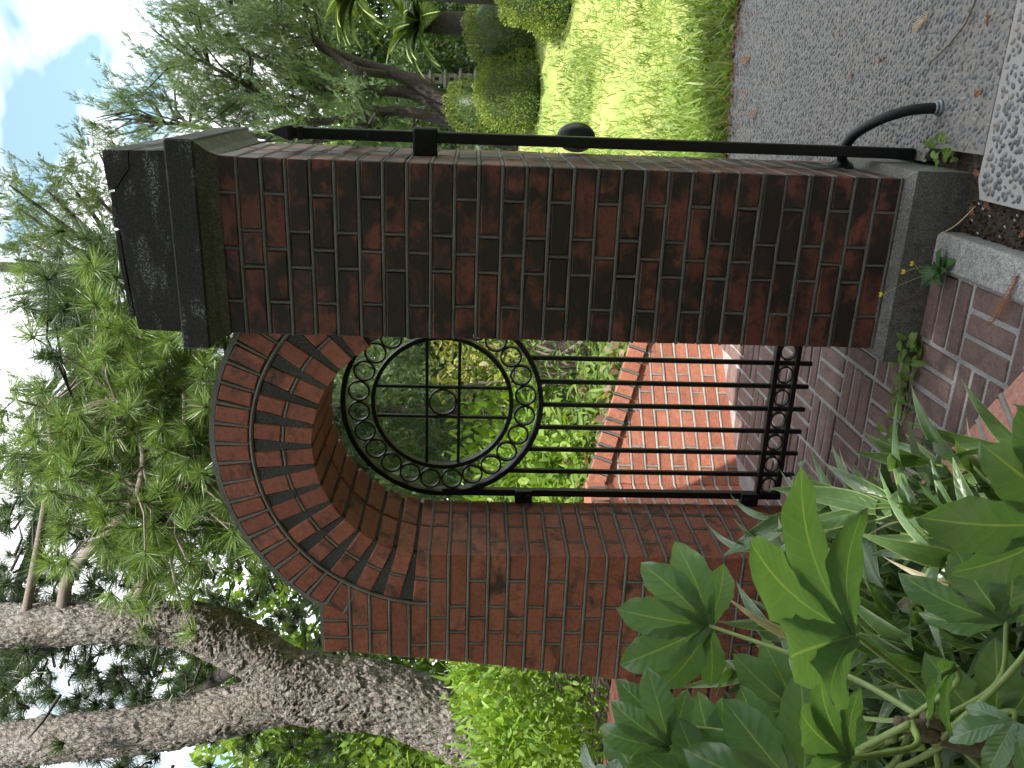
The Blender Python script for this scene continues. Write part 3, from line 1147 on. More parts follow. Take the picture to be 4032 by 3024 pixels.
for zz in (1.10, .155):
    o = barbox('hinge', -1.4025, -1.343, zz - .035, zz + .035, .02, YG - .012)
    for s in (-.016, .016):
        mb = MB(); mb.bar((-1.362, YG - .032, zz + s), (-1.362, YG - .046, zz + s), .0095, 6)
        mb.build('bolt', ir, o)

# ================================================================== open gate edge-on beside the pillar
gp = thing('iron_gate_leaf', 'black iron gate leaf swung open, seen edge-on beside the right pillar face', 'gate', (.062, .25, -.15))
GX, GY = .0585, .262
mb = MB(); mb.box(GX - .018, GX + .018, GY - .018, GY + .018, -.148, 1.90, .003)
mb.build('stile', ir, gp)
mb = MB()
mb.box(GX - .022, GX + .022, GY - .022, GY + .022, 1.886, 1.905, .003)
mb.box(GX - .017, GX + .017, GY - .017, GY + .017, 1.905, 1.918)
mb.box(GX - .024, GX + .024, GY - .024, GY + .024, 1.918, 1.938, .003)
a_ = .022
mb.add([(GX - a_, GY - a_, 1.938), (GX + a_, GY - a_, 1.938), (GX + a_, GY + a_, 1.938), (GX - a_, GY + a_, 1.938), (GX, GY, 2.005)], [(0, 1, 4), (1, 2, 4), (2, 3, 4), (3, 0, 4), (3, 2, 1, 0)])
mb.build('finial', ir, gp)
cl = MB(); cl.box(-.004, GX + .031, GY - .026, GY + .026, 1.452, 1.532, .006)
clo = cl.build('clamp', ir, gp)
for zz in (1.472, 1.512):
    mb = MB(); mb.bar((.013, GY - .025, zz), (.013, GY - .037, zz), .009, 6); mb.build('bolt', ir, clo)
for zz in (1.80, 1.675):
    mb = MB(); mb.bar((GX, GY - .017, zz), (GX, GY - .023, zz), .008, 8, .005); mb.build('rivet', ir, gp)
# leaf behind the stile: two rails and a far stile, all hidden but for a boss
for zz in (.15, .95, 1.75):
    mb = MB(); mb.box(GX - .010, GX + .010, GY + .0185, GY + 1.0, zz - .015, zz + .015, .002)
    # swings away along the line of sight of the pillar face
    o = mb.build('rail', ir, gp)
ms_ = MB()
ms_.box(GX - .018, GX + .018, GY + 1.001, GY + 1.037, -.12, 1.85, .003)
ms_.build('far_stile', ir, gp)
# turn the whole leaf slightly so that it lines up behind its own stile
def turn(children, ang, cx, cy):
    mt = Matrix.Translation((cx, cy, 0)) @ Matrix.Rotation(ang, 4, 'Z') @ Matrix.Translation((-cx, -cy, 0))
    for o in children:
        o.data.transform(mt)
turn([c for c in gp.children if c.name.split('.')[0] in ('rail', 'far_stile')], R(3.7), GX, GY)
# lobed boss on the leaf
bossV, bossF = [], []
nb, nr = 32, 10
for i in range(nr + 1):
    ph = math.pi * i / nr
    for k in range(nb):
        t = 2 * math.pi * k / nb
        r = .050 * math.sin(ph) * (1 + .09 * abs(math.cos(4 * t)))
        bossV.append((r * math.cos(t), r * math.sin(t), .072 * math.cos(ph) - .006 * math.sin(ph) ** 8))
for i in range(nr):
    for k in range(nb):
        bossF.append((i * nb + k, (i + 1) * nb + k, (i + 1) * nb + (k + 1) % nb, i * nb + (k + 1) % nb))
obj('boss', pydata('boss', bossV, bossF, ir, True), gp, (.052, .62, .955))

# bent pipe bracket from the pillar to the walkway
pp = thing('bent_pipe_guard', 'black bent iron pipe from pillar side down to the pebble walkway', 'pipe', (.209, .15, -.15))
pts = smooth_pts([(.002, .330, .062), (.06, .305, .072), (.115, .265, .060), (.165, .205, .012), (.197, .165, -.055), (.207, .152, -.12), (.209, .150, -.155)], 6)
mb = MB(); mb.tube(pts, .0172, 14)
mb.build('pipe', ir, pp, True)
mb = MB()
mb.tube([(.001, .330, .062), (.008, .327, .0625), (.016, .324, .064), (.026, .320, .0655)], [.042, .040, .026, .0195], 20)
mb.build('flange', ir, pp, True)
mb = MB()
mb.tube([(.209, .150, -.153), (.209, .150, -.142)], [.027, .024], 18)
mb.tube([(.209, .150, -.141), (.209, .150, -.132)], [.022, .020], 18)
mb.build('foot_collar', M['lead'], pp, True)

# ================================================================== RETAINING WALL beyond the gate
bc = M['brick_clean']
P0 = Vector((-1.176, 2.072, 0))
DR = Vector((-.688, -.726, 0))          # towards the near corner
NN = Vector((.726, -.688, 0))           # out of the visible face
SLOPE = .342
def cop(s):
    return .2976 + SLOPE * s
gw = thing('sloping_retaining_wall', 'sunlit orange brick retaining wall with raked coping seen through gate bars', 'wall', (P0.x, P0.y, -.13))
ANG = math.atan2(DR.y, DR.x)
S0, S1 = -.95, .868
def wp(s, n, z):
    return P0 + DR * s + NN * n + Vector((0, 0, z))
# core of section one (s,z polygon swept through the thickness)
mb = MB()
pl = [(S0, -.2), (S1 - .006, -.2), (S1 - .006, cop(S1) + .02), (S0, cop(S0) + .02)]
V = [wp(s, -.0055, z) for s, z in pl] + [wp(s, -.21, z) for s, z in pl]
mb.add(V, [(0, 1, 2, 3), (7, 6, 5, 4)] + [(i, i + 4, (i + 1) % 4 + 4, (i + 1) % 4) for i in range(4)])
# section two runs straight back towards the arch wall
E2 = P0 + DR * S1
mb.box(E2.x - .21, E2.x - .0055, .52, E2.y - .006, -.2, .655)
mb.build('mortar_core', M['mortar'], gw)
jt = MB()
PB = .0743
kmin, kmax = -5, 6
for k in range(kmin, kmax + 1):
    zl = .2205 + PB * k
    z0, z1 = zl + .0065, zl + PB - .0065
    hb_end = min(S1, 9)
    smin = max(S0, (zl - .2976) / SLOPE - .02)
    if zl > -.15:
        if smin < S1:
            jt.bar(wp(smin, -.002, zl), wp(S1, -.002, zl), .0065, 6, None, .8)
        jt.bar((E2.x - .002, E2.y, zl), (E2.x - .002, .52, zl), .0065, 6, None, .8)
    L = .2245
    off = (.112 if k % 2 else 0.0) + .006
    s = S1 - off if off > .05 else S1
    first = True
    while s > S0:
        ln = L if not first or off < .05 else .112
        if first and off > .05:
            s = S1
            ln = .112
        a, b_ = s - ln + .013, s
        first = False
        zm = max(z0, -.145)
        if z1 > -.12 and cop((a + b_) / 2) > z0 + .004 and a > S0:
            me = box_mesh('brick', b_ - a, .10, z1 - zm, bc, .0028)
            c = wp((a + b_) / 2, -.05 + random.uniform(-.0015, .0015), (zm + z1) / 2)
            obj('brick', me, gw, c, (random.uniform(-.003, .003), 0, ANG))
            jt.bar(wp(a - .0065, -.002, zm - .002), wp(a - .0065, -.002, z1 + .002), .0058, 6, None, .8)
        s -= ln
    # section two
    y = E2.y
    first = True
    while y > .56:
        ln = .112 if (first and k % 2 == 0) else L
        y0 = max(y - ln + .013, .53)
        zm = max(z0, -.145)
        if z1 > -.12 and z0 < .59:
            box('brick', E2.x - .1, E2.x, y0, y, zm, min(z1, .62), bc, gw, .0028, .0012)
            jt.bar((E2.x - .002, y0 - .0065, zm), (E2.x - .002, y0 - .0065, z1), .0058, 6, None, .8)
        y -= ln
        first = False
jt.build('mortar_joints', M['mortar_light'], gw)
# raked coping: headers on edge
th = math.atan(SLOPE)
s = S0 + .03
cj = MB()
def cop_rot(s_, tilt):
    xa = DR * math.cos(tilt) + Vector((0, 0, math.sin(tilt)))
    ya = -NN
    za = xa.cross(ya)
    return Matrix((xa, ya, za)).transposed()
while s < S1 + .02:
    c = wp(s, -.085, cop(s) + .053)
    obj('coping_brick', box_mesh('coping_brick', .063, .215, .100, bc, .004), gw, c + Vector((0, 0, random.uniform(-.002, .002))), cop_rot(s, th).to_euler())
    s2 = s + .0385
    a = wp(s2 + .017, .0185, cop(s2) + .006); b_ = wp(s2 - .017, .0185, cop(s2) + .098)
    cj.bar(a, b_, .0075, 6)
    c2 = wp(s2 - .017, -.19, cop(s2) + .098)
    cj.bar(b_, c2, .0075, 6)
    s += .077
y = E2.y - .01
k = 0
while y > .55:
    box('coping_brick', E2.x - .195, E2.x + .02, y - .063, y, .600, .704 , bc, gw, .004, .0015)
    cj.bar((E2.x + .0165, y - .070, .602), (E2.x + .0165, y - .070, .70), .0075, 6)
    y -= .077
cj.build('coping_joints', M['mortar'], gw)

# ================================================================== low wall left of the arch wall, and planter edging
lw = thing('low_brick_wall', 'low sunlit brick wall running left from the foot of the arch wall', 'wall', (-2.9, .2, -.15))
mb = MB(); mb.box(-4.4, -1.99, .066, .30, -.3, .60)
mb.build('mortar_core', M['mortar'], lw)
for k in range(-2, 9):
    zl = k * P
    x = -1.945 - (.11 if k % 2 else 0)
    if k % 2:
        box('brick', -2.042, -1.945, .060, .16, zl + .006, zl + P - .006, bc, lw, .0028, .0015)
    while x > -4.3:
        box('brick', x - .212, x, .060, .16, zl + .006, min(zl + P - .006, .60), bc, lw, .0028, .0015)
        x -= .225
x = -1.93
while x > -4.4:
    box('coping_brick', x - .063, x, .03, .33, .600, .702, bc, lw, .004, .0015)
    x -= .076

ed = thing('planter_edging', 'row of pale pink bricks on edge bordering the fatsia bed', 'edging', (-.7, -.52, -.13))
dirE = Vector((-.82, .572, 0)).normalized()
E0 = Vector((-.47, -.70, 0)) - dirE * 1.75
nE = Vector((-dirE.y, dirE.x, 0))            # towards the bed (left/near)
if nE.x > 0:
    nE = -nE
angE = math.atan2(dirE.y, dirE.x)
d = 0.0
mj = MB()
while d < 2.85:
    c = E0 + dirE * (d + .046) + nE * .055 + Vector((0, 0, -.095 + random.uniform(-.002, .002)))
    obj('coping_brick', box_mesh('coping_brick', .098, .215, .100, M['brick_coping'], .006), ed, c, (0, 0, angE + random.uniform(-.01, .01)))
    q = E0 + dirE * (d + .046 + .0605)
    mj.bar(q - nE * .055 + Vector((0, 0, -.058)), q + nE * .16 + Vector((0, 0, -.058)), .0125, 7)
    d += .121
mj.build('mortar_joints', M['mortar_light'], ed)
mb = MB()
V = []
for dd, nn_ in ((0, -.045), (2.85, -.045), (2.85, .155), (0, .155)):
    p = E0 + dirE * dd + nE * nn_
    V.append((p.x, p.y, -.055))
V += [(v[0], v[1], -.25) for v in V]
mb.add(V, [(0, 1, 2, 3), (7, 6, 5, 4)] + [(i, i + 4, (i + 1) % 4 + 4, (i + 1) % 4) for i in range(4)])
mb.build('mortar_bed', M['mortar_light'], ed)
# soil of the planting beds
def soil_poly(name, pts, z, mat):
    o = obj(name, pydata(name, [(p[0], p[1], p[2] if len(p) > 2 else z) for p in pts], [tuple(range(len(pts)))], mat))
    return struct(o)
q0 = E0 + nE * .14; q1 = E0 + dirE * 2.85 + nE * .14
soil_poly('planter_soil', [(q0.x, q0.y), (q1.x, q1.y), (-2.0, .06), (-4.4, .06), (-4.4, -3.4), (q0.x, -3.4)], -.078, M['soil'])
e1 = wp(S0, -.15, 0)
def bed_mesh():
    X, Y = np.meshgrid(np.linspace(-9, 1.2, 52), np.linspace(.3, 9.5, 46))
    n = len(X.ravel())
    Z = bed_z(X, Y)
    V = np.stack([X, Y, Z], -1).reshape(-1, 3)
    i = np.arange((46 - 1) * 52).reshape(45, 52)[:, :-1].ravel()
    F = np.stack([i, i + 1, i + 53, i + 52], -1)
    c = V[F].mean(1)
    dist = (c[:, 0] - P0.x) * NN.x + (c[:, 1] - P0.y) * NN.y
    inb = ((dist < -.17) & (c[:, 0] < -.75) & (c[:, 1] < 9)) & ((c[:, 0] < E2.x - .12) | (c[:, 1] > E2.y - .0)) 
    return struct(obj('planting_bed', fast_mesh('planting_bed', V, F[inb], M['soil'], True)))
def bed_z(X, Y):
    s = (X - P0.x) * DR.x + (Y - P0.y) * DR.y
    z = np.clip(.2976 + SLOPE * s, .02, .60) + .0
    far = np.clip((Y - 2.2) / 3.0, 0, 1)
    return np.where(X < -1.9, np.maximum(z, .5), z) + far * .28
bed_mesh()

# ================================================================== VEGETATION
def stuffy(o, label=None, cat=None):
    o['kind'] = 'stuff'
    if label:
        o['label'] = label; o['category'] = cat
    return o

SP = [spray(10, 1), spray(9, 5), spray(11, 9)]
SPL = [spray(6, 1), spray(6, 5), spray(7, 9)]
TUL = [tuft(95, 2, 75, True), tuft(95, 7, 88, True), tuft(80, 12, 65, True)]
TU = [tuft(115, 2), tuft(115, 7, 88), tuft(95, 12, 65)]
OV, OVw, TH, DI = oval_leaf(.5), oval_leaf(.8, .1, .15), thin_leaf(.16), diamond(.5)

def blob_pts(blobs, per, shell=.35):
    P_, D_ = [], []
    for (x, y, z, r) in blobs:
        n = max(6, int(per * (r / .3) ** 2))
        d = rdir(n)
        rad = r * (shell + (1.25 - shell) * rng.random(n) ** .6)
        P_.append(np.array([x, y, z]) + d * rad[:, None] * np.array([1, 1, .85]))
        D_.append(d)
    return np.concatenate(P_), np.concatenate(D_)

def spray_crown(blobs, per, size, up=.5, droop=0):
    Ps, Ds = blob_pts(blobs, per)
    parts = []
    idx = rng.integers(0, 3, len(Ps))
    for k in range(3):
        s = idx == k
        n = s.sum()
        y = nrm(Ds[s] + rng.normal(size=(n, 3)) * .45 + np.array([0, 0, up]))
        nn_ = rdir(n, .3)
        parts.append(scatter(SP[k][0], SP[k][1], Ps[s] - y * size * .4, y, nn_, size * rng.uniform(.7, 1.3, n)))
    return join(parts)

def plume_crown(blobs, npl, size, up=1.0, lean=(.15, -.1), n_sp=46, ln=.55):
    """upright feathery plumes: sprays ranked along curved, tapering shoots"""
    P_, Y_, S_ = [], [], []
    for (x, y, z, r) in blobs:
        k = max(2, int(npl * (r / .3) ** 1.5))
        for _ in range(k):
            b = np.array([x, y, z]) + rdir(1)[0] * r * rng.random() ** .5 * np.array([1, 1, .8]) - np.array([0, 0, .15])
            d = nrm(rng.normal(size=3) * .45 + (b - np.array([x, y, z])) * 1.2 + np.array([lean[0], lean[1], up]))
            cv = rng.normal(size=3) * .25 + np.array([lean[0], lean[1], .1])
            L = ln * rng.uniform(.6, 1.25)
            t = rng.random(n_sp) ** .85
            ax = b + d * (t * L)[:, None] + cv * (t * t * L * .5)[:, None]
            rad = (.085 * (1 - .8 * t) + .012)[:, None]
            o = rdir(n_sp)
            P_.append(ax + o * rad * rng.random((n_sp, 1)) ** .5)
            Y_.append(nrm(d + cv * t[:, None] + o * .75 + np.array([0, 0, .2])))
            S_.append(size * (1.15 - .45 * t) * rng.uniform(.7, 1.25, n_sp))
    P_, Y_, S_ = np.concatenate(P_), np.concatenate(Y_), np.concatenate(S_)
    idx = rng.integers(0, 3, len(P_))
    parts = []
    for k in range(3):
        s = idx == k
        parts.append(scatter(SPL[k][0], SPL[k][1], P_[s] - Y_[s] * size * .3, Y_[s], rdir(s.sum(), .2), S_[s]))
    return join(parts)

def leaf_crown(blobs, per, size, tmpl=OV, up=.2, nup=.7):
    Ps, Ds = blob_pts(blobs, per, .3)
    n = len(Ps)
    y = nrm(Ds * .7 + rng.normal(size=(n, 3)) * .6 + np.array([0, 0, up]))
    nn_ = nrm(rng.normal(size=(n, 3)) * .6 + Ds * .5 + np.array([0, 0, nup]))
    return scatter(tmpl[0], tmpl[1], Ps, y, nn_, size * rng.uniform(.6, 1.35, n))

def part_mesh(name, VF, mat, parent, smooth=False):
    return obj(name, fast_mesh(name, VF[0], VF[1], mat, smooth), parent)

# ---- tall pine behind the arch wall's left end
def bark_tube(pts, n=170, amp=.038, cell=(.075, .12), seed=3):
    """pts: list of (x,y,z,r), displaced into raised bark plates"""
    r_ = np.random.default_rng(seed)
    Q = np.array(smooth_pts(pts, 40))
    C_, Rr = Q[:, :3], Q[:, 3]
    L = np.concatenate([[0], np.cumsum(np.linalg.norm(np.diff(C_, axis=0), axis=1))])
    th = np.linspace(0, 2 * math.pi, n, endpoint=False)
    m_ = len(Q)
    U = np.repeat((th * Rr.mean())[None], m_, 0)
    Vv = np.repeat(L[:, None], n, 1)
    # plate pattern: distance to the two nearest jittered seeds (wraps round the trunk)
    nu = max(3, int(round(2 * math.pi * Rr.mean() / cell[0])))
    cu = 2 * math.pi * Rr.mean() / nu
    nv = int(L[-1] / cell[1]) + 3
    ju = r_.uniform(-.38, .38, (nv, nu)); jv = r_.uniform(-.38, .38, (nv, nu)); hh = r_.uniform(.35, 1, (nv, nu))
    Uw = U + .022 * np.sin(Vv * 23 + 3 * np.sin(U * 17)) + .016 * np.sin(Vv * 57 + U * 31) + .005 * r_.normal(size=U.shape)
    Vw = Vv + .03 * np.sin(U * 31 + Vv * 9) + .022 * np.sin(U * 71 + 2 * np.sin(Vv * 13)) + .005 * r_.normal(size=U.shape)
    iu = np.floor(Uw / cu).astype(int); iv = np.floor(Vw / cell[1]).astype(int)
    d1 = np.full(U.shape, 9.); d2 = np.full(U.shape, 9.); h1 = np.zeros(U.shape)
    for a in (-1, 0, 1):
        for b in (-1, 0, 1):
            cu_i = (iu + a) % nu
            cv_i = np.clip(iv + b, 0, nv - 1)
            su = (iu + a + .5 + ju[cv_i, cu_i]) * cu
            sv = (iv + b + .5 + jv[cv_i, cu_i]) * cell[1]
            dd = np.hypot((Uw - su) / cell[0], (Vw - sv) / cell[1])
            closer = dd < d1
            d2 = np.where(closer, d1, np.minimum(d2, dd))
            h1 = np.where(closer, hh[cv_i, cu_i], h1)
            d1 = np.minimum(d1, dd)
    edge = np.clip((d2 - d1) / .22, 0, 1)
    tiltp = ((Vw / cell[1]) % 1.0 - .5) * .5
    disp = amp * (edge ** .6) * (h1 + tiltp * .6) + amp * .10 * r_.normal(size=U.shape)
    lump = .06 * np.sin(Vv * 5.1 + U * 4) * np.sin(U * 9 + 1.3 * Vv)
    a = None
    out = np.zeros((m_, n, 3))
    for i in range(m_):
        d = nrm(C_[min(i + 1, m_ - 1)] - C_[max(i - 1, 0)])
        if a is None:
            a = nrm(np.cross(d, np.array([1, .1, 0.])))
        a = nrm(a - d * (a @ d)); b = np.cross(d, a)
        rad = Rr[i] * (1 + lump[i]) + disp[i]
        out[i] = C_[i] + (np.cos(th)[:, None] * a + np.sin(th)[:, None] * b) * rad[:, None]
    i0 = (np.arange(m_ - 1)[:, None] * n + np.arange(n)[None]).ravel()
    i1 = (np.arange(m_ - 1)[:, None] * n + (np.arange(n)[None] + 1) % n).ravel()
    return out.reshape(-1, 3), np.stack([i0, i1, i1 + n, i0 + n], -1)

pine = thing('pine_tree', 'grey barked pine forking above the wall left of the arch', 'tree', (-4.4, 1.95, .4))
part_mesh('trunk', bark_tube([(-4.62, 1.85, .10, .34), (-4.40, 1.93, .45, .28), (-4.17, 2.01, 1.01, .232), (-3.99, 2.10, 1.33, .212), (-3.83, 2.19, 1.81, .200), (-3.78, 2.23, 2.23, .212), (-3.75, 2.25, 2.50, .205), (-3.72, 2.25, 2.66, .10)]), M['bark'], pine, False)
part_mesh('limb', bark_tube([(-3.80, 2.24, 2.30, .17), (-3.68, 2.27, 2.55, .175), (-3.55, 2.32, 2.76, .165), (-3.42, 2.34, 3.0, .16), (-3.33, 2.33, 3.2, .145), (-3.325, 2.34, 3.45, .125), (-3.33, 2.36, 3.85, .122), (-3.43, 2.46, 4.54, .13), (-3.61, 2.66, 5.47, .12), (-3.7, 2.8, 6.6, .06)], 120, .024, (.055, .09), 4), M['bark'], pine, False)
part_mesh('limb', bark_tube([(-3.77, 2.22, 2.35, .17), (-3.84, 2.22, 2.60, .162), (-3.94, 2.20, 2.99, .152), (-4.06, 2.18, 3.47, .147), (-4.14, 2.19, 4.04, .14), (-4.29, 2.27, 4.57, .134), (-4.48, 2.35, 5.45, .13), (-4.6, 2.4, 6.6, .06)], 120, .024, (.055, .09), 5), M['bark'], pine, False)
BR = [[(-3.25, 2.40, 4.06), (-2.97, 2.39, 3.97), (-2.64, 2.28, 3.69), (-2.29, 2.17, 3.39), (-1.93, 2.19, 3.31), (-1.67, 2.30, 3.48)],
      [(-3.18, 2.40, 3.57), (-2.80, 2.31, 3.37), (-2.39, 2.23, 3.17), (-1.93, 2.29, 3.09), (-1.47, 2.45, 3.11)],
      [(-3.36, 2.37, 4.32), (-2.65, 2.51, 4.16), (-2.17, 2.57, 4.06), (-1.89, 2.67, 4.10)],
      [(-3.335, 2.37, 3.66), (-3.81, 3.06, 4.27), (-4.31, 3.33, 4.79), (-4.93, 3.57, 5.34), (-5.32, 3.67, 5.85)],
      [(-3.56, 2.33, 2.78), (-4.21, 2.76, 3.34), (-4.66, 2.94, 3.79), (-4.97, 3.06, 4.17)],
      [(-3.40, 2.45, 4.4), (-3.89, 3.49, 5.02), (-3.36, 4.0, 4.96), (-3.08, 4.33, 5.19)]]
RB_ = [.046, .042, .032, .085, .06, .05]
for b_, r0 in zip(BR, RB_):
    mb = MB()
    pts = smooth_pts(b_, 6)
    mb.tube(pts, [r0 * (1 - .75 * i / len(pts)) for i in range(len(pts))], 8)
    mb.build('branch', M['twig'] if r0 < .05 else M['dark_bark'], pine, True)
TUFTS = [(-1.09, 2.35, 3.55), (-1.34, 2.36, 3.26), (-1.5, 2.73, 3.29), (-1.63, 2.53, 3.53), (-1.46, 2.22, 3.3), (-1.49, 2.45, 3.12), (-1.68, 2.42, 3.17), (-1.59, 2.2, 2.91), (-1.82, 2.58, 3.64), (-1.6, 2.18, 3.31), (-1.85, 2.33, 3.81), (-1.85, 2.42, 3.77), (-1.89, 2.32, 3.52), (-1.8, 2.45, 3.13), (-1.92, 2.52, 3.13), (-2.22, 2.61, 3.77), (-1.96, 2.2, 3.63), (-2.25, 2.38, 3.99), (-2.17, 2.44, 3.91), (-1.97, 2.21, 3.75), (-1.94, 1.96, 3.0), (-2.17, 2.61, 3.13), (-2.11, 2.13, 3.13), (-2.24, 2.09, 3.06), (-2.48, 2.47, 3.83), (-2.13, 2.39, 4.16), (-2.26, 2.22, 3.38), (-2.0, 2.52, 3.05), (-1.86, 2.04, 3.46), (-2.36, 2.35, 3.26), (-1.18, 2.54, 3.55), (-1.24, 2.3, 3.42), (-1.49, 2.65, 3.66), (-1.64, 2.8, 3.78), (-1.5, 2.28, 3.23), (-1.34, 2.66, 3.29), (-1.52, 2.33, 2.89), (-1.67, 2.61, 3.12), (-2.51, 2.29, 3.84), (-2.39, 2.05, 3.55), (-2.64, 2.27, 3.24), (-2.66, 2.17, 3.13), (-2.67, 2.2, 3.53), (-2.79, 2.21, 3.24), (-2.72, 2.01, 2.96), (-2.49, 2.3, 3.59), (-2.53, 2.34, 3.33), (-2.38, 1.95, 2.75), (-2.52, 2.31, 3.02)]
def tufts(P_, ln, per=1, jit=.12, up=.25, TU=TU):
    P_ = np.repeat(np.asarray(P_, float), per, 0)
    n = len(P_)
    P_ = P_ + rng.normal(size=(n, 3)) * jit
    out = []
    idx = rng.integers(0, 3, n)
    for k in range(3):
        s = idx == k
        y = nrm(rng.normal(size=(s.sum(), 3)) * .6 + np.array([.25, -.55, up]))
        out.append(scatter(TU[k][0], TU[k][1], P_[s], y, rdir(s.sum()), ln * rng.uniform(.8, 1.2, s.sum())))
    return join(out), P_
(vf, pp_) = tufts(TUFTS, .17, 1, .02)
(vf2, pp2) = tufts(TUFTS, .155, 6, .18)
part_mesh('needle_tufts', join([vf, vf2]), M['needles'], pine)
# twigs that carry the front tufts
mb = MB()
bl = [p for b_ in BR[:3] for p in smooth_pts(b_, 8)]
bl = np.array([np.array(p) for p in bl])
for p in np.concatenate([pp_, pp2[::2]]):
    q = bl[np.argmin(np.linalg.norm(bl - p, axis=1))]
    mdl = (p + q) / 2 + rng.normal(size=3) * .04
    mb.tube([q, mdl, p], [.010, .007, .004], 5)
stuffy(mb.build('twigs', M['twig'], pine))
# inner foliage, its shade put into the needle colour: clumps along the dark limbs and up under the sky
inner = []
for b_ in BR[3:]:
    for p in smooth_pts(b_, 7)[4:]:
        for _ in range(4):
            inner.append(np.array(p) + rng.normal(size=3) * np.array([.32, .4, .28]))
for _ in range(150):
    inner.append(np.array([rng.uniform(-6.4, -2.6), rng.uniform(3.0, 5.6), rng.uniform(4.0, 6.6)]))
for _ in range(110):
    inner.append(np.array([rng.uniform(-3.3, -2.2), rng.uniform(3.3, 4.3), rng.uniform(2.2, 3.5)]))
for _ in range(260):
    inner.append(np.array([rng.uniform(-3.2, -.9), rng.uniform(2.7, 3.25), rng.uniform(2.9, 4.1)]))
for _ in range(150):
    inner.append(np.array([rng.uniform(-5.2, -2.2), rng.uniform(3.0, 4.6), rng.uniform(2.2, 4.6)]))
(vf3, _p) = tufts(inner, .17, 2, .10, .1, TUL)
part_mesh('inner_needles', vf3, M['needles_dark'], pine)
mb = MB()
for p in inner[::2]:
    q = np.array([-3.4, 2.5, p[2] - .3]) if p[0] > -4 else np.array([-4.3, 2.4, p[2] - .4])
    q = q * .35 + p * .65
    mb.tube([q, (p + q) / 2 + rng.normal(size=3) * .05, p], [.012, .009, .004], 4)
stuffy(mb.build('inner_twigs_or_dome', M['dark_bark'], pine))
HIN = [(-1.55, 8.72, 7.19, 0.3), (-2.12, 9.47, 7.52, 0.39), (-1.17, 8.06, 6.92, 0.22), (-1.61, 9.62, 7.08, 0.32), (-1.85, 8.16, 6.57, 0.29), (-1.22, 8.61, 6.28, 0.26), (-1.8, 9.27, 6.51, 0.38), (-2.1, 8.26, 6.37, 0.32), (-2.47, 8.47, 7.09, 0.3), (-2.35, 7.36, 6.22, 0.3), (-2.48, 8.87, 6.5, 0.31), (-2.14, 8.51, 6.07, 0.24), (-2.84, 7.85, 6.68, 0.23), (-3.21, 8.69, 6.76, 0.28), (-2.7, 7.81, 6.02, 0.29), (-4.14, 7.66, 6.95, 0.35), (-3.62, 7.14, 6.41, 0.28), (-4.33, 7.49, 7.07, 0.26), (-4.04, 7.14, 6.36, 0.31), (-4.4, 7.12, 6.24, 0.34), (-4.91, 8.03, 7.12, 0.31), (-3.87, 7.35, 6.15, 0.31), (-3.58, 7.89, 6.23, 0.3), (-1.05, 9.86, 6.41, 0.23), (-0.93, 9.87, 6.56, 0.19), (-1.19, 9.28, 6.81, 0.19), (-1.32, 8.85, 6.87, 0.18), (-2.07, 8.03, 6.99, 0.23), (-2.44, 7.64, 6.91, 0.22), (-4.77, 8.51, 6.58, 0.32), (-4.89, 7.48, 5.99, 0.36), (-4.6, 6.76, 6.59, 0.28)]
JUN = [(-0.29, 8.55, 5.53, 0.26), (-0.02, 8.72, 5.33, 0.29), (0.26, 9.92, 5.48, 0.35), (0.68, 8.5, 4.81, 0.33), (0.96, 9.69, 4.85, 0.3), (-0.2, 9.56, 5.22, 0.31), (0.12, 8.49, 4.58, 0.34), (0.49, 8.33, 4.34, 0.33), (-0.39, 8.53, 5.19, 0.23), (-0.62, 9.29, 5.77, 0.21), (-0.61, 9.1, 5.94, 0.21), (-0.41, 8.23, 4.71, 0.28), (-0.27, 8.87, 4.55, 0.29), (0.06, 9.49, 4.45, 0.31), (-0.25, 8.83, 4.07, 0.35), (0.53, 9.57, 4.19, 0.37), (0.97, 10.46, 4.63, 0.39), (0.95, 9.82, 4.04, 0.31), (0.54, 9.03, 3.61, 0.26), (0.09, 8.44, 3.73, 0.25), (-0.45, 8.58, 3.68, 0.29), (-0.24, 8.99, 3.4, 0.24), (1.0, 10.24, 3.44, 0.26), (-0.58, 9.48, 4.37, 0.25), (-0.56, 8.49, 3.78, 0.23), (-0.37, 9.98, 6.31, 0.19), (-0.44, 8.98, 6.13, 0.15), (0.21, 9.55, 3.6, 0.25), (0.94, 8.63, 4.88, 0.22), (-0.24, 8.1, 2.86, 0.19), (0.02, 8.4, 2.95, 0.17), (-0.3, 9.73, 2.78, 0.19), (-0.57, 9.19, 2.6, 0.25), (-0.7, 9.49, 2.31, 0.25), (-0.63, 9.11, 2.83, 0.24), (1.49, 9.46, 4.74, 0.41), (1.59, 9.7, 4.16, 0.42), (1.46, 9.79, 3.71, 0.3)]
GHIN = [(-2.33, 4.01, 2.19, 0.12), (-2.61, 4.1, 2.05, 0.14), (-2.75, 4.76, 1.95, 0.15), (-2.38, 4.62, 2.02, 0.13), (-2.32, 4.01, 1.77, 0.13), (-2.81, 4.26, 1.79, 0.14), (-3.0, 4.27, 2.03, 0.14), (-1.95, 4.23, 1.9, 0.14), (-2.33, 4.85, 2.25, 0.13), (-2.43, 3.99, 1.65, 0.12), (-2.81, 4.24, 2.23, 0.16), (-3.25, 4.23, 1.99, 0.17), (-2.98, 4.23, 2.35, 0.12), (-1.88, 4.81, 2.15, 0.19), (-1.84, 5.01, 1.92, 0.19), (-2.42, 5.11, 2.46, 0.2), (-3.03, 3.99, 1.69, 0.14)]
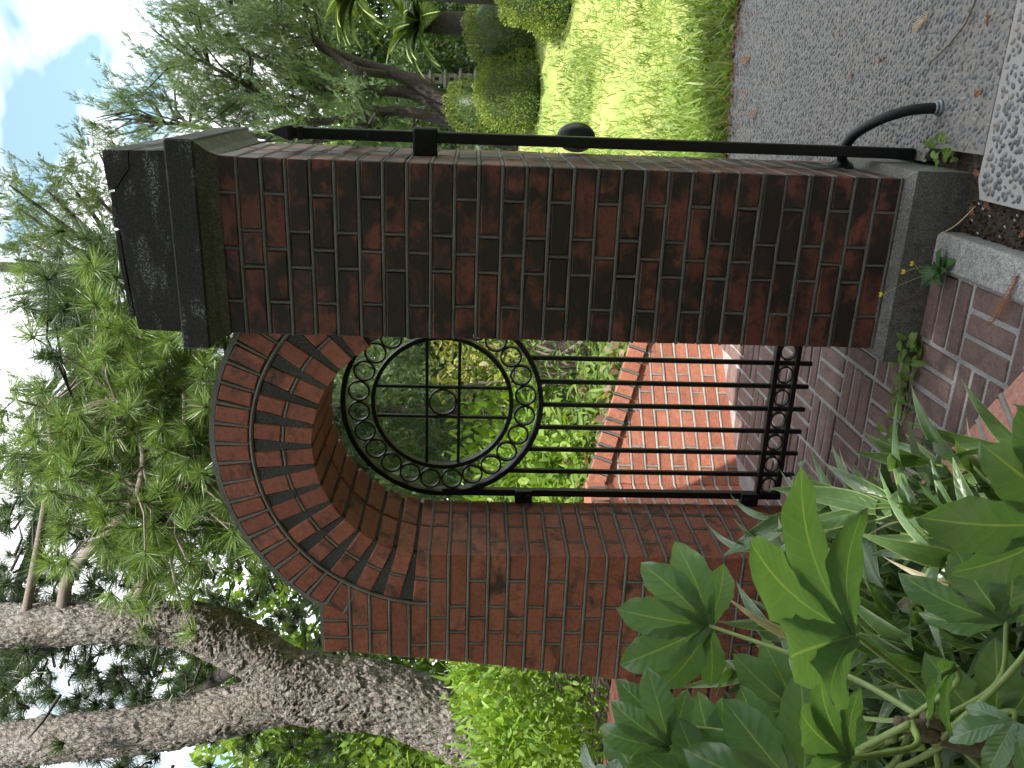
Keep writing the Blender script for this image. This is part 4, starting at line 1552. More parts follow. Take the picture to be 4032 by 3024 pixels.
CLIMB = [(-1.78, 3.38, 1.52, 0.14), (-1.63, 3.06, 1.38, 0.15), (-1.81, 3.38, 1.25, 0.14), (-1.54, 2.71, 1.13, 0.12), (-1.81, 3.08, 1.38, 0.1), (-1.78, 2.9, 1.5, 0.08), (-1.95, 3.18, 1.11, 0.08), (-1.43, 2.84, 1.32, 0.12), (-1.58, 3.37, 1.05, 0.14), (-1.46, 3.15, 1.52, 0.13), (-1.47, 3.44, 1.18, 0.14)]
def trunk_parts(parent, lists, mat, name='branch', n=7):
    for L in lists:
        mb = MB()
        pts = smooth_pts(L, 6)
        mb.tube([p[:3] for p in pts], [p[3] for p in pts], n)
        mb.build(name, mat, parent, True)

cyp = thing('cypress_tree', 'tall cypress with drooping sprays rising behind the pillar cap', 'tree', (-2.4, 9.0, .5))
trunk_parts(cyp, [[(-2.4, 9.0, .3, .22), (-2.45, 8.9, 3, .18), (-2.4, 8.8, 5.5, .12), (-2.3, 8.7, 8.2, .05)]], M['dark_bark'], 'trunk')
brs = []
for (x, y, z, r) in HIN:
    brs.append([(-2.4, 8.8, z - .9, .05), ((x - 2.4) / 2, (y + 8.8) / 2, z - .5, .035), (x, y, z, .012)])
mb = MB()
for L in brs:
    pts = smooth_pts(L, 4)
    mb.tube([p[:3] for p in pts], [p[3] for p in pts], 5)
stuffy(mb.build('branches', M['dark_bark'], cyp))
part_mesh('crown', plume_crown(HIN, 16, .085, .45, (.1, -.1), 46, .5), M['hinoki'], cyp)
extra = [(x + rng.normal() * .35, y + .5 + rng.random() * .5, z - .35 + rng.normal() * .2, r * .9) for (x, y, z, r) in HIN[::2]]
part_mesh('crown', plume_crown(extra, 12, .10, .4, (0, 0), 40, .5), M['hinoki'], cyp)

jun = thing('juniper_tree', 'leaning juniper with bare dark limbs right of the pillar', 'tree', (-.45, 9.3, .4))
LJ = [[(-.55, 9.3, .45, .17), (-.41, 9.33, 1.25, .15), (-.11, 9.46, 1.75, .12), (.2, 9.49, 2.25, .085), (.4, 9.39, 2.96, .07), (.53, 9.24, 3.29, .06), (.77, 9.34, 3.66, .05), (.96, 9.45, 4.49, .03)],
      [(-.40, 9.35, 1.2, .12), (-.27, 9.39, 1.5, .11), (0, 9.52, 2.13, .085), (.04, 9.35, 2.72, .065), (.05, 9.28, 3.32, .055), (.2, 9.14, 3.76, .045), (.57, 9.31, 4.49, .025)],
      [(-.15, 9.46, 1.7, .085), (.15, 9.57, 2.0, .075), (.23, 9.61, 2.32, .06), (.29, 9.13, 2.87, .05), (.61, 9.27, 3.41, .03)],
      [(-.40, 9.37, 1.35, .09), (-.31, 9.39, 1.75, .08), (-.21, 9.35, 2.36, .065), (-.31, 9.13, 2.95, .055), (-.35, 8.93, 3.51, .045), (-.03, 8.86, 4.06, .035), (.33, 9.03, 4.83, .02)],
      [(-.35, 9.1, 2.6, .05), (-.6, 9.0, 3.4, .045), (-.55, 9.1, 4.4, .035), (-.45, 9.2, 5.4, .018)]]
trunk_parts(jun, LJ, M['dark_bark'], 'trunk', 9)
JFILL = [(rng.uniform(-.6, 1.5), rng.uniform(8.6, 10.4), rng.uniform(3.3, 5.2), rng.uniform(.22, .34)) for _ in range(34)]
jl = np.array([p for L in LJ for p in smooth_pts(L, 6)])[:, :3]
mb = MB()
for (x, y, z, r) in JUN:
    p = np.array([x, y, z])
    for _ in range(3):
        pe = p + rng.normal(size=3) * r * .6
        cand = jl[jl[:, 2] < z - .1]
        q = cand[np.argmin(np.linalg.norm(cand - pe, axis=1))]
        md = (pe + q) / 2 + rng.normal(size=3) * .08
        mb.tube([q, md, pe], [.022, .014, .005], 5)
stuffy(mb.build('branches', M['dark_bark'], jun))
part_mesh('crown', plume_crown(JUN + JFILL, 11, .085, 1.0, (.22, -.1), 50, .55), M['juniper'], jun)
JB = [(x + rng.normal() * .25, y + .55 + rng.random() * .5, z - .2 + rng.normal() * .25, r) for (x, y, z, r) in JUN if z < 5.0]
part_mesh('crown', plume_crown(JB, 9, .10, .8, (.15, 0), 44, .5), M['juniper'], jun)

gc = thing('cypress_tree', 'small cypress standing behind the gate roundel', 'tree', (-2.6, 4.6, .7))
trunk_parts(gc, [[(-2.7, 4.7, .6, .09), (-2.65, 4.65, 1.6, .07), (-2.6, 4.6, 2.7, .03)]], M['dark_bark'], 'trunk')
part_mesh('crown', plume_crown(GHIN, 22, .07, .5, (.1, -.1), 40, .3), M['juniper'], gc)
part_mesh('crown', spray_crown([(-3.4, 5.2, 1.7, .55), (-2.6, 5.4, 2.1, .6), (-1.8, 5.6, 1.9, .55), (-3.0, 5.3, 2.6, .5), (-2.2, 5.4, 1.3, .5)], 170, .19, .4), M['juniper'], gc)

climb = thing('climbing_shrub', 'yellow green leafy shrub behind the gate, right of the small cypress', 'shrub', (-1.7, 3.1, .4))
mb = MB()
for (x, y, z, r) in CLIMB:
    mb.tube([(-1.7 + rng.normal() * .1, 3.1, .4), ((x - 1.7) / 2, (y + 3.1) / 2, z * .6 + .1), (x, y, z)], [.014, .01, .004], 5)
mb.build('stem', M['twig'], climb)
part_mesh('foliage', leaf_crown(CLIMB, 520, .045, OV), M['hedge_yellow'], climb)
part_mesh('foliage', leaf_crown([(x, y + .25, z - .2, r * 1.5) for (x, y, z, r) in CLIMB], 160, .05, OV), M['groundcover'], climb)

# ---- ground cover on the bed behind the raked wall
def bed_leaves(n, x0, x1, y0, y1, hmax, size, tmpl, nup=1.2, lift=0.0):
    x = rng.uniform(x0, x1, n); y = rng.uniform(y0, y1, n)
    dist = (x - P0.x) * NN.x + (y - P0.y) * NN.y
    k = (dist < -.06) & ((x < E2.x - .05) | (y > E2.y))
    x, y = x[k], y[k]
    n = len(x)
    hm = hmax * (.55 + .45 * np.sin(x * 5.3 + 1.1) * np.sin(y * 4.1))
    z = bed_z(x, y) + lift + hm * rng.random(n) ** .7
    yd = nrm(rng.normal(size=(n, 3)) * np.array([1, 1, .5]) + np.array([.2, -.3, .2]))
    nd = nrm(rng.normal(size=(n, 3)) * .55 + np.array([.15, -.45, nup]))
    return scatter(tmpl[0], tmpl[1], np.stack([x, y, z], -1), yd, nd, size * rng.uniform(.55, 1.4, n))
o = part_mesh('bed_groundcover', join([bed_leaves(9000, -3.2, -.3, 1.3, 4.6, .35, .062, OV), bed_leaves(3500, -2.6, -.6, 1.3, 3.2, .22, .05, OVw), bed_leaves(1500, -3.0, -1.3, 1.4, 3.4, .75, .10, TH)]), M['groundcover'], None)
stuffy(o, 'green creeping leaves filling the bed behind the raked brick wall', 'ground cover')
o = part_mesh('bed_vine', bed_leaves(900, -2.3, -.5, 1.3, 2.9, .22, .065, OVw, 1.0, .06), M['vine_red'], None)
stuffy(o, 'pinkish vine leaves along the top of the raked brick wall', 'vine')
o = part_mesh('bed_shrubbery', leaf_crown([(-2.1, 2.4, .85, .30), (-2.5, 2.6, .95, .34), (-2.0, 3.0, .95, .3), (-2.9, 2.9, 1.0, .35), (-2.35, 3.3, 1.1, .35), (-3.2, 3.4, 1.1, .4), (-1.9, 1.9, .75, .22), (-2.25, 1.75, .80, .25)], 330, .075, OV, .5, .7), M['weeds'], None)
stuffy(o, 'bright leafy weeds seen through the lower roundel of the gate', 'weeds')
# bright weeds behind the low wall on the left
WB = []
for _ in range(70):
    x = rng.uniform(-4.6, -2.0); y = rng.uniform(.45, 2.6)
    WB.append((x, y, .62 + rng.random() * (.50 + .18 * (y - .4)), rng.uniform(.12, .24)))
o = part_mesh('left_weeds', join([leaf_crown(WB, 420, .050, OV, .5, .6), leaf_crown(WB[::3], 420, .10, TH, .7, .5)]), M['weeds'], None)
stuffy(o, 'sunlit yellow green weeds behind the low wall at the left', 'weeds')

# ---- clipped azaleas and garden on the right
def bush(label, c, rx, ry, h, mat, n=7000, leaf=.028, group=None, base=0.0):
    t = thing('clipped_bush', label, 'bush', (c[0], c[1], c[2]), group)
    d = rdir(n)
    d[:, 2] = np.abs(d[:, 2]) * 1.0 - .18 * rng.random(n)
    d = nrm(d)
    lump = 1 + .06 * np.sin(d[:, 0] * 9 + c[0]) * np.sin(d[:, 1] * 8) + .05 * np.sin(d[:, 2] * 11)
    rad = (lump * (1 - .16 * rng.random(n) ** 2))[:, None]
    Pp = np.array(c) + np.array([0, 0, h * .16]) + d * rad * np.array([rx, ry, h * .84])
    y = nrm(d + rng.normal(size=(n, 3)) * .5 + np.array([0, 0, .4]))
    part_mesh('foliage', scatter(*diamond(.55), Pp, y, nrm(d + rng.normal(size=(n, 3)) * .5), leaf * rng.uniform(.6, 1.4, n)), mat, t)
    # dark dome added inside to block the view through the leaves
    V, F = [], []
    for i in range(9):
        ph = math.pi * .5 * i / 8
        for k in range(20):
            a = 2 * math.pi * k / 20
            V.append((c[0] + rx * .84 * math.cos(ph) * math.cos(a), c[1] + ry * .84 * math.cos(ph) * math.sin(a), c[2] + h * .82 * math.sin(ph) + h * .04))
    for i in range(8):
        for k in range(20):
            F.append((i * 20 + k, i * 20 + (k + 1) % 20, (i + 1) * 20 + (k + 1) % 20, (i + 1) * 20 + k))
    obj('inner_twigs_or_dome', pydata('inner_twigs_or_dome', V, F, M['leafy_dark'], True), t)
    mb = MB()
    for q in range(4):
        a = q * 1.6
        mb.tube([(c[0] + .05 * math.cos(a), c[1] + .05 * math.sin(a), c[2] - .12), (c[0] + .3 * rx * math.cos(a), c[1] + .3 * ry * math.sin(a), c[2] + .3 * h)], [.02, .012], 5)
    mb.build('stem', M['dark_bark'], t)
    return t
bush('round clipped azalea on the lawn just right of the iron gate stile', (.10, 7.95, .60), .50, .48, .78, M['azalea'], 9000, .026)
bush('large clipped azalea at the right edge of the photo above the lawn', (1.16, 6.75, .40), .50, .5, .80, M['azalea'], 10000, .025)
bush('olive clipped bush behind the round azalea, below the stone pagoda', (-.10, 9.1, .78), .42, .42, 1.0, M['azalea'], 6500, .028)
bush('dark olive clipped bush between stone pagoda and large azalea', (.82, 8.15, .64), .52, .45, .88, M['azalea_dark'], 8000, .026)
bush('small dark shrub at the foot of the leaning juniper', (-.75, 9.9, .75), .6, .6, .85, M['azalea_dark'], 6000, .032)
# dark understorey shrubs behind
for k, (c, rx, h, lb) in enumerate([((.5, 12.4, .70), .9, 1.7, 'dark shrub directly behind the stone pagoda'), ((-1.3, 12.0, .70), 1.1, 1.9, 'dark shrub behind the juniper trunk base'), ((1.9, 11.0, .70), 1.1, 2.0, 'dark shrub under the sago palms')]):
    t = thing('dark_shrub', lb, 'shrub', c)
    BB = [(c[0] + rng.normal() * rx * .5, c[1] + rng.normal() * .4, c[2] + h * rng.random(), .4) for _ in range(16)]
    part_mesh('foliage', leaf_crown(BB, 360, .10, DI), M['leafy_dark'], t)
    mb = MB()
    for q in range(5):
        b0 = BB[q]
        mb.tube([(c[0], c[1], c[2] - .3), b0[:3]], [.03, .01], 5)
    mb.build('stem', M['dark_bark'], t)

def cycad(label, c, nf, ln, seed, trunk_h):
    r_ = np.random.default_rng(seed)
    t = thing('sago_palm', label, 'palm', (c[0], c[1], c[2] - trunk_h))
    mb = MB(); mb.tube([(c[0], c[1], c[2] - trunk_h), (c[0], c[1], c[2] - trunk_h / 2), (c[0], c[1], c[2])], [.16, .15, .12], 10)
    mb.build('trunk', M['dark_bark'], t, True)
    for f in range(nf):
        az = 2 * math.pi * f / nf + r_.normal() * .15
        el = R(r_.uniform(5, 70))
        pts, T = [], []
        p = np.array(c, float)
        dirv = np.array([math.cos(az) * math.cos(el), math.sin(az) * math.cos(el), math.sin(el)])
        for i in range(15):
            pts.append(p.copy()); T.append(dirv.copy())
            p = p + dirv * ln / 14
            dirv = nrm(dirv + np.array([0, 0, -.11]))
        mb = MB(); mb.tube(pts, [.008] * 14 + [.003], 4)
        fr = mb.build('frond', M['petiole'], t)
        Ps, Ys, Ns, Sz = [], [], [], []
        for i in range(1, 15):
            for sub in (0, .16, .33, .5, .66, .83):
                a_ = pts[i - 1] + (pts[i] - pts[i - 1]) * sub
                tt = T[i]
                sd = nrm(np.cross(tt, np.array([0, 0, 1.])))
                w = math.sin(math.pi * min(1, (i + sub) / 15) ** .7) + .15
                for s in (-1, 1):
                    Ps.append(a_); Ys.append(sd * s + tt * .7 + np.array([0, 0, .15])); Ns.append(np.array([0, 0, 1.]) + sd * s * -.3); Sz.append(.21 * w * ln / .8)
        V, F = scatter(*thin_leaf(.06, .08), np.array(Ps), np.array(Ys), np.array(Ns), np.array(Sz))
        obj('leaflets', fast_mesh('leaflets', V, F, M['cycad']), fr)
cycad('sunlit sago palm crown at the top right edge of the garden', (1.12, 7.1, 2.50), 26, .72, 3, 1.9)
cycad('lower shaded sago palm above the olive bush near the pagoda', (.86, 8.7, 1.98), 24, .72, 4, 1.2)

# ---- stone pagoda lantern
lan = thing('stone_pagoda', 'weathered multi-tiered stone pagoda lantern among the bushes', 'lantern', (.21, 10.6, .70))
zc = .55
def roof(z, w, h):
    V, F = [], []
    n = 9
    prof = [(w * 1.0, .10 * h), (w * 1.02, .22 * h), (w * .72, .45 * h), (w * .5, .75 * h), (w * .42, h)]
    for r_, zz in [(w * .6, 0.0)] + prof:
        for k in range(4):
            for j in range(n):
                tpar = j / n
                a0 = (1, 1) if k == 0 else (-1, 1) if k == 1 else (-1, -1) if k == 2 else (1, -1)
                a1 = (-1, 1) if k == 0 else (-1, -1) if k == 1 else (1, -1) if k == 2 else (1, 1)
                x = a0[0] + (a1[0] - a0[0]) * tpar; y = a0[1] + (a1[1] - a0[1]) * tpar
                lift = .22 * h * abs(2 * tpar - 1) ** 3 if r_ > w * .7 else 0
                V.append((.21 + x * r_, 10.6 + y * r_, z + zz + lift))
    m_ = 4 * n
    for i in range(5):
        for k in range(m_):
            F.append((i * m_ + k, i * m_ + (k + 1) % m_, (i + 1) * m_ + (k + 1) % m_, (i + 1) * m_ + k))
    F.append(tuple(range(m_ - 1, -1, -1))); F.append(tuple(5 * m_ + k for k in range(m_)))
    obj('roof', pydata('roof', V, F, M['stone']), lan)
mb = MB(); mb.box(.03, .39, 10.42, 10.78, .6, .95, .01); mb.build('plinth', M['stone'], lan)
z = .95
for k in range(5):
    w = .105 - .009 * k
    o = box('tier', .21 - w, .21 + w, 10.6 - w, 10.6 + w, z, z + .152, M['stone'], lan, .006)
    box('window_shade_panel',   .21 - .024, .21 + .024, 10.6 - w - .004, 10.6 - w + .002, z + .05, z + .105, M['opening_shade'], o, .0005)  # dark panel on the solid face, stands for the shade in an opening
    z += .150
    roof(z, .175 - .014 * k, .07)
    z += .068
mb = MB(); mb.tube([(.21, 10.6, z), (.21, 10.6, z + .05), (.21, 10.6, z + .08), (.21, 10.6, z + .16)], [.03, .05, .025, .006], 8); mb.build('finial', M['stone'], lan)

# ---- background trees closing the horizon
def back_tree(label, x, y, h, w, mat, n=26, leaf=.21, tm=DI):
    t = thing('background_tree', label, 'tree', (x, y, .5))
    mb = MB(); mb.tube([(x, y, .3), (x + .1, y, h * .5), (x, y, h * .9)], [.2, .14, .04], 7); mb.build('trunk', M['dark_bark'], t)
    BB = []
    for _ in range(n):
        zz = rng.uniform(.1, 1)
        BB.append((x + rng.normal() * w * .45, y + rng.normal() * w * .35, .6 + zz * h * .95, w * rng.uniform(.22, .36)))
    part_mesh('crown', leaf_crown(BB, 56, leaf, tm), mat, t)
back_tree('dark evergreen tree far behind the pine trunk, leftmost', -13.5, 7.5, 6.0, 2.6, M['leafy_dark'])
back_tree('mid green tree far behind the fork of the pine', -10.2, 9.5, 5.2, 2.4, M['groundcover'])
back_tree('dark evergreen tree far behind the arch crown', -7.5, 11.5, 5.4, 2.4, M['leafy_dark'])
back_tree('dark evergreen tree far behind the gate roundel', -5.2, 12.5, 4.6, 2.2, M['leafy_dark'])
back_tree('green tree far behind the pillar', -2.6, 15.5, 4.6, 2.2, M['groundcover'])
back_tree('dark tree far behind the stone pagoda', .6, 18.5, 4.8, 2.4, M['leafy_dark'], 30)
back_tree('dark tree far behind the sago palms', 4.2, 17.0, 5.6, 2.6, M['leafy_dark'], 30)
for k, (x, y, h) in enumerate([(-9, 20, 5), (-16, 14, 6), (-3, 24, 5), (4, 26, 6), (10, 22, 6)]):
    back_tree(['low green tree on the far left horizon', 'distant tree beyond the left background trees', 'distant tree on the horizon behind the pillar', 'distant tree on the horizon right of the pagoda', 'distant tree beyond the right edge'][k], x, y, h, 3.4, M['leafy_dark'], 30, .25)

# unseen trees around the viewer, added to darken the front faces of the gateway
for k, (x, y, h) in enumerate([(-6.5, -7.5, 7), (-2.5, -9.0, 7.5), (2.0, -9.5, 7.5), (6.5, -8.0, 7), (9.5, -4.0, 7), (-9.5, -3.5, 6.5)]):
    back_tree(['unseen tree added behind the viewer on the far left', 'unseen tree added behind the viewer left of centre', 'unseen tree added behind the viewer right of centre', 'unseen tree added behind the viewer on the right', 'unseen tree added at the right outside the frame', 'unseen tree added at the left outside the frame'][k], x, y, h, 3.6, M['leafy_dark'], 46, .30)

# ---- lawn grass
def grass(n, x0, x1, y0, y1, lo, hi, w, dens=None):
    x = rng.uniform(x0, x1, n); y = y0 + (y1 - y0) * rng.random(n) ** 1.5
    if dens is not None:
        k = dens(x, y); x, y = x[k], y[k]; n = len(x)
    z = ground_z(x, y) - .01
    yd = nrm(rng.normal(size=(n, 3)) * np.array([.45, .45, .1]) + np.array([0, 0, 1]))
    nd = rng.normal(size=(n, 3)) + np.array([.5, -.7, .2])
    return scatter(*thin_leaf(w, .35), np.stack([x, y, z], -1), yd, nd, rng.uniform(lo, hi, n))
edge_k = lambda x, y: y > 2.50 + .05 * np.sin(x * 6) + np.where(x < .4, -.03, .10)
clump = lambda x, y: (np.sin(x * 4.1 + 1) * np.sin(y * 2.3 + x) + rng.random(len(x)) * 1.6) > .35
o = part_mesh('lawn_grass', join([grass(7000, -1.2, 3.2, 2.45, 3.3, .08, .22, .075, edge_k), grass(26000, -1.6, 4.2, 3.0, 6.2, .03, .12, .10, clump), grass(19000, -3, 6, 5.5, 12.5, .04, .12, .14, clump)]), M['grass'], None)
stuffy(o, 'sunlit long grass of the lawn beyond the pebble walkway', 'grass')
o = part_mesh('lawn_weeds', join([scatter(OV[0], OV[1], np.stack([(xx := rng.uniform(-.9, 2.6, 900)), (yy := rng.uniform(2.5, 3.4, 900)), ground_z(xx, yy) + .02 + .10 * rng.random(900)], -1), rdir(900, .3), rdir(900, 1.0), .055 * rng.uniform(.5, 1.3, 900))]), M['groundcover'], None)
stuffy(o, 'small broad leaved weeds along the walkway edge of the lawn', 'weeds')

# ---- unseen broadleaf tree behind the viewer, crown shaped so its shade covers the gateway
sh = thing('shade_tree', 'unseen broad leafy tree behind the viewer, crown shaped to shade the brick gateway', 'tree', (5.2, -6.4, -.2))
trunk_parts(sh, [[(5.2, -6.4, -.3, .30), (5.1, -6.3, 4, .26), (4.6, -5.9, 7, .18), (3.6, -5.2, 9, .10), (2.4, -4.7, 9.8, .04)]], M['dark_bark'], 'trunk')
trunk_parts(sh, [[(5.1, -6.2, 5, .14), (5.6, -5.0, 7.4, .10), (5.3, -3.6, 9.3, .05)], [(4.6, -5.9, 7, .12), (3.2, -6.3, 8.6, .08), (1.9, -6.2, 9.4, .03)]], M['dark_bark'], 'branch')
SHB = []
poly_s = [(x_ + 1.45, y_ - 1.8) for x_, y_ in [(-1.3, -1.60), (-.3, -1.50), (.6, -1.45), (1.4, -1.35), (2.0, -.4), (2.1, .35), (3.9, .35), (5.0, -2.0), (4.4, -4.6), (2.4, -5.4), (.2, -5.2), (-1.6, -4.0)]]  # crown outline follows where the shade has to fall
SKIP = 0
while len(SHB) < 240:
    x, y = rng.uniform(-.4, 6.8), rng.uniform(-7.5, -1.3)
    if inside(poly_s, np.array([x]), np.array([y]))[0]:
        if (x - 3.0) ** 2 + (y + 4.75) ** 2 < .06:  # gap left so that sun reaches the planter edging
            continue
        if 1.9 < x < 3.4 and -6.5 < y < -4.5 and rng.random() < .5:  # crown thinned here to let softened sun onto the fatsia
            SKIP += 1
            SHB.append((x, y, 20, 0)); continue
        fr = np.interp(x, [.3, 2.8, 3.7, 6.4], [-3.4, -3.2, -1.6, -1.6])
        SHB.append((x, y, 9.0 + rng.random() * min(1.2, .15 + max(0, fr - y) * .7), .34))
SHB = [b_ for b_ in SHB if b_[3] > 0]
part_mesh('crown', leaf_crown(SHB, 190, .19, diamond(.6), 0, 1.2), M['shade_leaf'], sh)

# ================================================================== FATSIA in the foreground
def fatsia_mesh(name, lobes, L, seed, cup=.10, droop=.25):
    """palmate leaf: every lobe a folded blade; y = towards the middle tip, z = upper face"""
    r_ = np.random.default_rng(seed)
    V, F, UV = [], [], []
    na, ns = 9, 17
    for li, (ang, lf) in enumerate(lobes):
        a = R(ang + r_.uniform(-6, 6)); lf = lf * r_.uniform(.88, 1.06)
        ax = np.array([math.sin(a), math.cos(a)]); sd = np.array([math.cos(a), -math.sin(a)])
        ln = L * lf
        o = len(V)
        ph = r_.uniform(0, 6)
        bend = r_.uniform(-.08, .08)
        for i in range(ns):
            s = i / (ns - 1)
            w = .205 * ln * (math.sin(math.pi * (.02 + .98 * s) ** 1.6) ** .72 if s < .999 else 0) + (.06 * ln * (1 - s) ** 2)
            w *= 1 + .06 * math.sin(s * 31 + ph) + .03 * math.sin(s * 57 + 2 * ph)
            for j in range(na):
                u = -1 + 2 * j / (na - 1)
                lat = u * w + bend * ln * s * s
                p = ax * (s * ln) + sd * lat
                z = cup * abs(u) * w * 1.3 - droop * ln * s ** 2.2 * (.6 + .4 * abs(math.sin(a))) + .012 * L * math.sin(9 * s + ph) * u + .022 * L * math.sin(17 * s + 2 * ph + 2 * u) * u * u * s + .0012 * (li % 3) * (1 - s) + .05 * ln * math.sin(math.pi * s)
                V.append((p[0], p[1], z))
                UV.append((j / (na - 1), s))
        for i in range(ns - 1):
            for j in range(na - 1):
                F.append((o + i * na + j, o + i * na + j + 1, o + (i + 1) * na + j + 1, o + (i + 1) * na + j))
    return fast_mesh(name, V, np.array(F), M['fatsia'], True, UV)

def basis(tip, nrm_):
    y = Vector(tip).normalized()
    z = Vector(nrm_); z = (z - y * z.dot(y)).normalized()
    x = y.cross(z)
    return Matrix((x, y, z)).transposed()

fat = thing('fatsia_plant', 'large leaved green fatsia filling the lower left foreground', 'plant', (-.80, -1.62, -.08))
L7 = [(-100, .62), (-66, .85), (-34, .97), (0, 1.0), (34, .97), (66, .85), (100, .62)]
L5 = [(-72, .75), (-36, .95), (0, 1.0), (36, .95), (72, .75)]
L3 = [(-42, .8), (0, 1.0), (42, .8)]
HUB = (-.74, -1.54, .59)
LEAVES = [
    ((-.79, -1.20, .83), (-.76, -1.19, 1.04), (.45, -.70, .50), L7, 1.00, True),
    ((-.47, -1.67, .78), (-.33, -1.66, .95), (-.45, .55, .75), L5, 1.12, True),
    ((-.67, -1.69, .76), (-.59, -1.71, .88), (.1, .35, .9), L5, 1.0, True),
    ((-.57, -1.49, .43), (-.43, -1.50, .57), (.30, -.62, .72), L5, .92, True),
    ((-.30, -1.63, .48), (-.20, -1.66, .67), (.30, -.70, .62), L7, 1.0, True),
    ((-.82, -1.46, .38), (-.70, -1.45, .50), (.42, -.58, .68), L7, 1.1, True),
    ((-.92, -1.51, .73), (-.76, -1.45, .88), (.58, -.60, .50), L5, 1.0, True),
    ((-1.02, -1.43, 1.03), (-.94, -1.40, 1.10), (.3, -.2, .9), L5, 1.1, True),
    ((-.57, -1.61, .58), (-.62, -1.67, .66), (-.3, .4, .85), L3, 1.1, True),
    ((-.65, -1.64, .49), (-.69, -1.68, .55), (.4, -.5, .7), L5, 1.2, True),
    ((-.95, -1.30, .93), (-.87, -1.27, 1.03), (.5, -.6, .5), L3, .9, True),
    ((-1.00, -1.20, .62), (-.93, -1.16, .76), (.5, -.6, .6), L5, 1.1, True),
    ((-.90, -1.36, .20), (-.80, -1.36, .29), (.4, -.5, .75), L7, 1.1, True),
    ((-1.10, -1.50, .55), (-1.0, -1.45, .68), (.5, -.6, .6), L7, 1.2, True),
    ((-1.22, -1.15, .75), (-1.13, -1.10, .90), (.55, -.65, .45), L7, 1.1, True),
    ((-1.15, -1.28, .93), (-1.06, -1.22, 1.02), (.5, -.55, .6), L5, 1.1, True),
    ((-.95, -1.36, .93), (-.87, -1.32, 1.05), (.5, -.6, .55), L5, 1.0, True),
    ((-1.02, -1.42, .86), (-.93, -1.40, .98), (.55, -.6, .55), L7, 1.1, True),
    ((-.98, -1.42, .74), (-.90, -1.39, .88), (.55, -.62, .5), L5, 1.15, True),
    ((-.98, -1.58, .35), (-.88, -1.55, .48), (.45, -.5, .7), L7, 1.2, True),
]
for k, (c, t, nn_, lb, f, pet) in enumerate(LEAVES):
    tv = Vector(t) - Vector(c)
    L = tv.length * f
    rotm = basis(tv, nn_)
    me = fatsia_mesh('leaf', lb, L, 20 + k, .10, .22)
    o = obj('leaf', me, fat, c, rotm.to_euler())
    if pet:
        hub = Vector(HUB) + Vector((random.uniform(-.03, .03), random.uniform(-.03, .03), random.uniform(-.10, .02)))
        cv = Vector(c)
        mid = (hub + cv) / 2 + Vector((0, 0, -.03)) - tv.normalized() * .03
        mb = MB()
        pts = smooth_pts([tuple(hub), tuple(mid), tuple(cv)], 8)
        mb.tube(pts, [.0062 - .0025 * i / len(pts) for i in range(len(pts))], 8)
        mb.build('petiole', M['petiole'], fat, True)
mb = MB()
pts = smooth_pts([(-.79, -1.66, -.10, .020), (-.80, -1.63, .2, .019), (-.77, -1.58, .42, .018), (-.745, -1.545, .575, .016), (-.735, -1.535, .61, .008)], 8)
mb.tube([p[:3] for p in pts], [p[3] * (1 + .1 * math.sin(i * 1.7)) for i, p in enumerate(pts)], 12)
mb.build('stem', M['fatsia_stem'], fat, True)
mb = MB()
mb.tube([(-.755, -1.56, .50), (-.725, -1.555, .545), (-.715, -1.552, .575)], [.012, .011, .010], 9)
mb.build('cut_stub', M['fatsia_stem'], fat, True)

# ---- variegated bamboo grass
def blade_mesh(name, w, droop, twist, mat, seed):
    V, F, UV = [], [], []
    ns, na = 11, 5
    for i in range(ns):
        s = i / (ns - 1)
        ww = w * (math.sin(math.pi * (.10 + .90 * s) ** .62) ** .9 if s < .999 else 0.0) / 2
        for j in range(na):
            u = -1 + 2 * j / (na - 1)
            tw = twist * s
            V.append((u * ww * math.cos(tw), s - .12 * droop * s * s, -droop * s ** 2.0 + abs(u) * ww * .45 + u * ww * math.sin(tw)))
            UV.append((j / (na - 1), s))
    for i in range(ns - 1):
        for j in range(na - 1):
            F.append((i * na + j, i * na + j + 1, (i + 1) * na + j + 1, (i + 1) * na + j))
    return fast_mesh(name, V, np.array(F), mat, True, UV)
BL = [blade_mesh('leaf', .21, .22, .3, M['sasa'], 1), blade_mesh('leaf', .24, .38, -.4, M['sasa'], 2), blade_mesh('leaf', .19, .10, .15, M['sasa'], 3), blade_mesh('leaf', .25, .5, .6, M['sasa'], 4)]
DRY = [blade_mesh('withered_leaf', .20, .3, .5, M['sasa_dry'], 5), blade_mesh('withered_leaf', .13, .5, -.8, M['sasa_dry'], 6)]
CL = [('variegated bamboo grass along the brick edging near the gate', (-.98, -.66), .18, .14, 70),
      ('variegated bamboo grass behind the fatsia, below the arch wall', (-1.30, -.70), .26, .22, 90),
      ('variegated bamboo grass in front of the pink edging bricks', (-.76, -.92), .13, .13, 110),
      ('variegated bamboo grass under the right hand fatsia leaves', (-.62, -1.14), .13, .12, 90),
      ('variegated bamboo grass in the middle behind the fatsia stem', (-.95, -1.05), .18, .15, 110),
      ('variegated bamboo grass at the left beside the low wall', (-1.70, -.80), .34, .28, 90)]
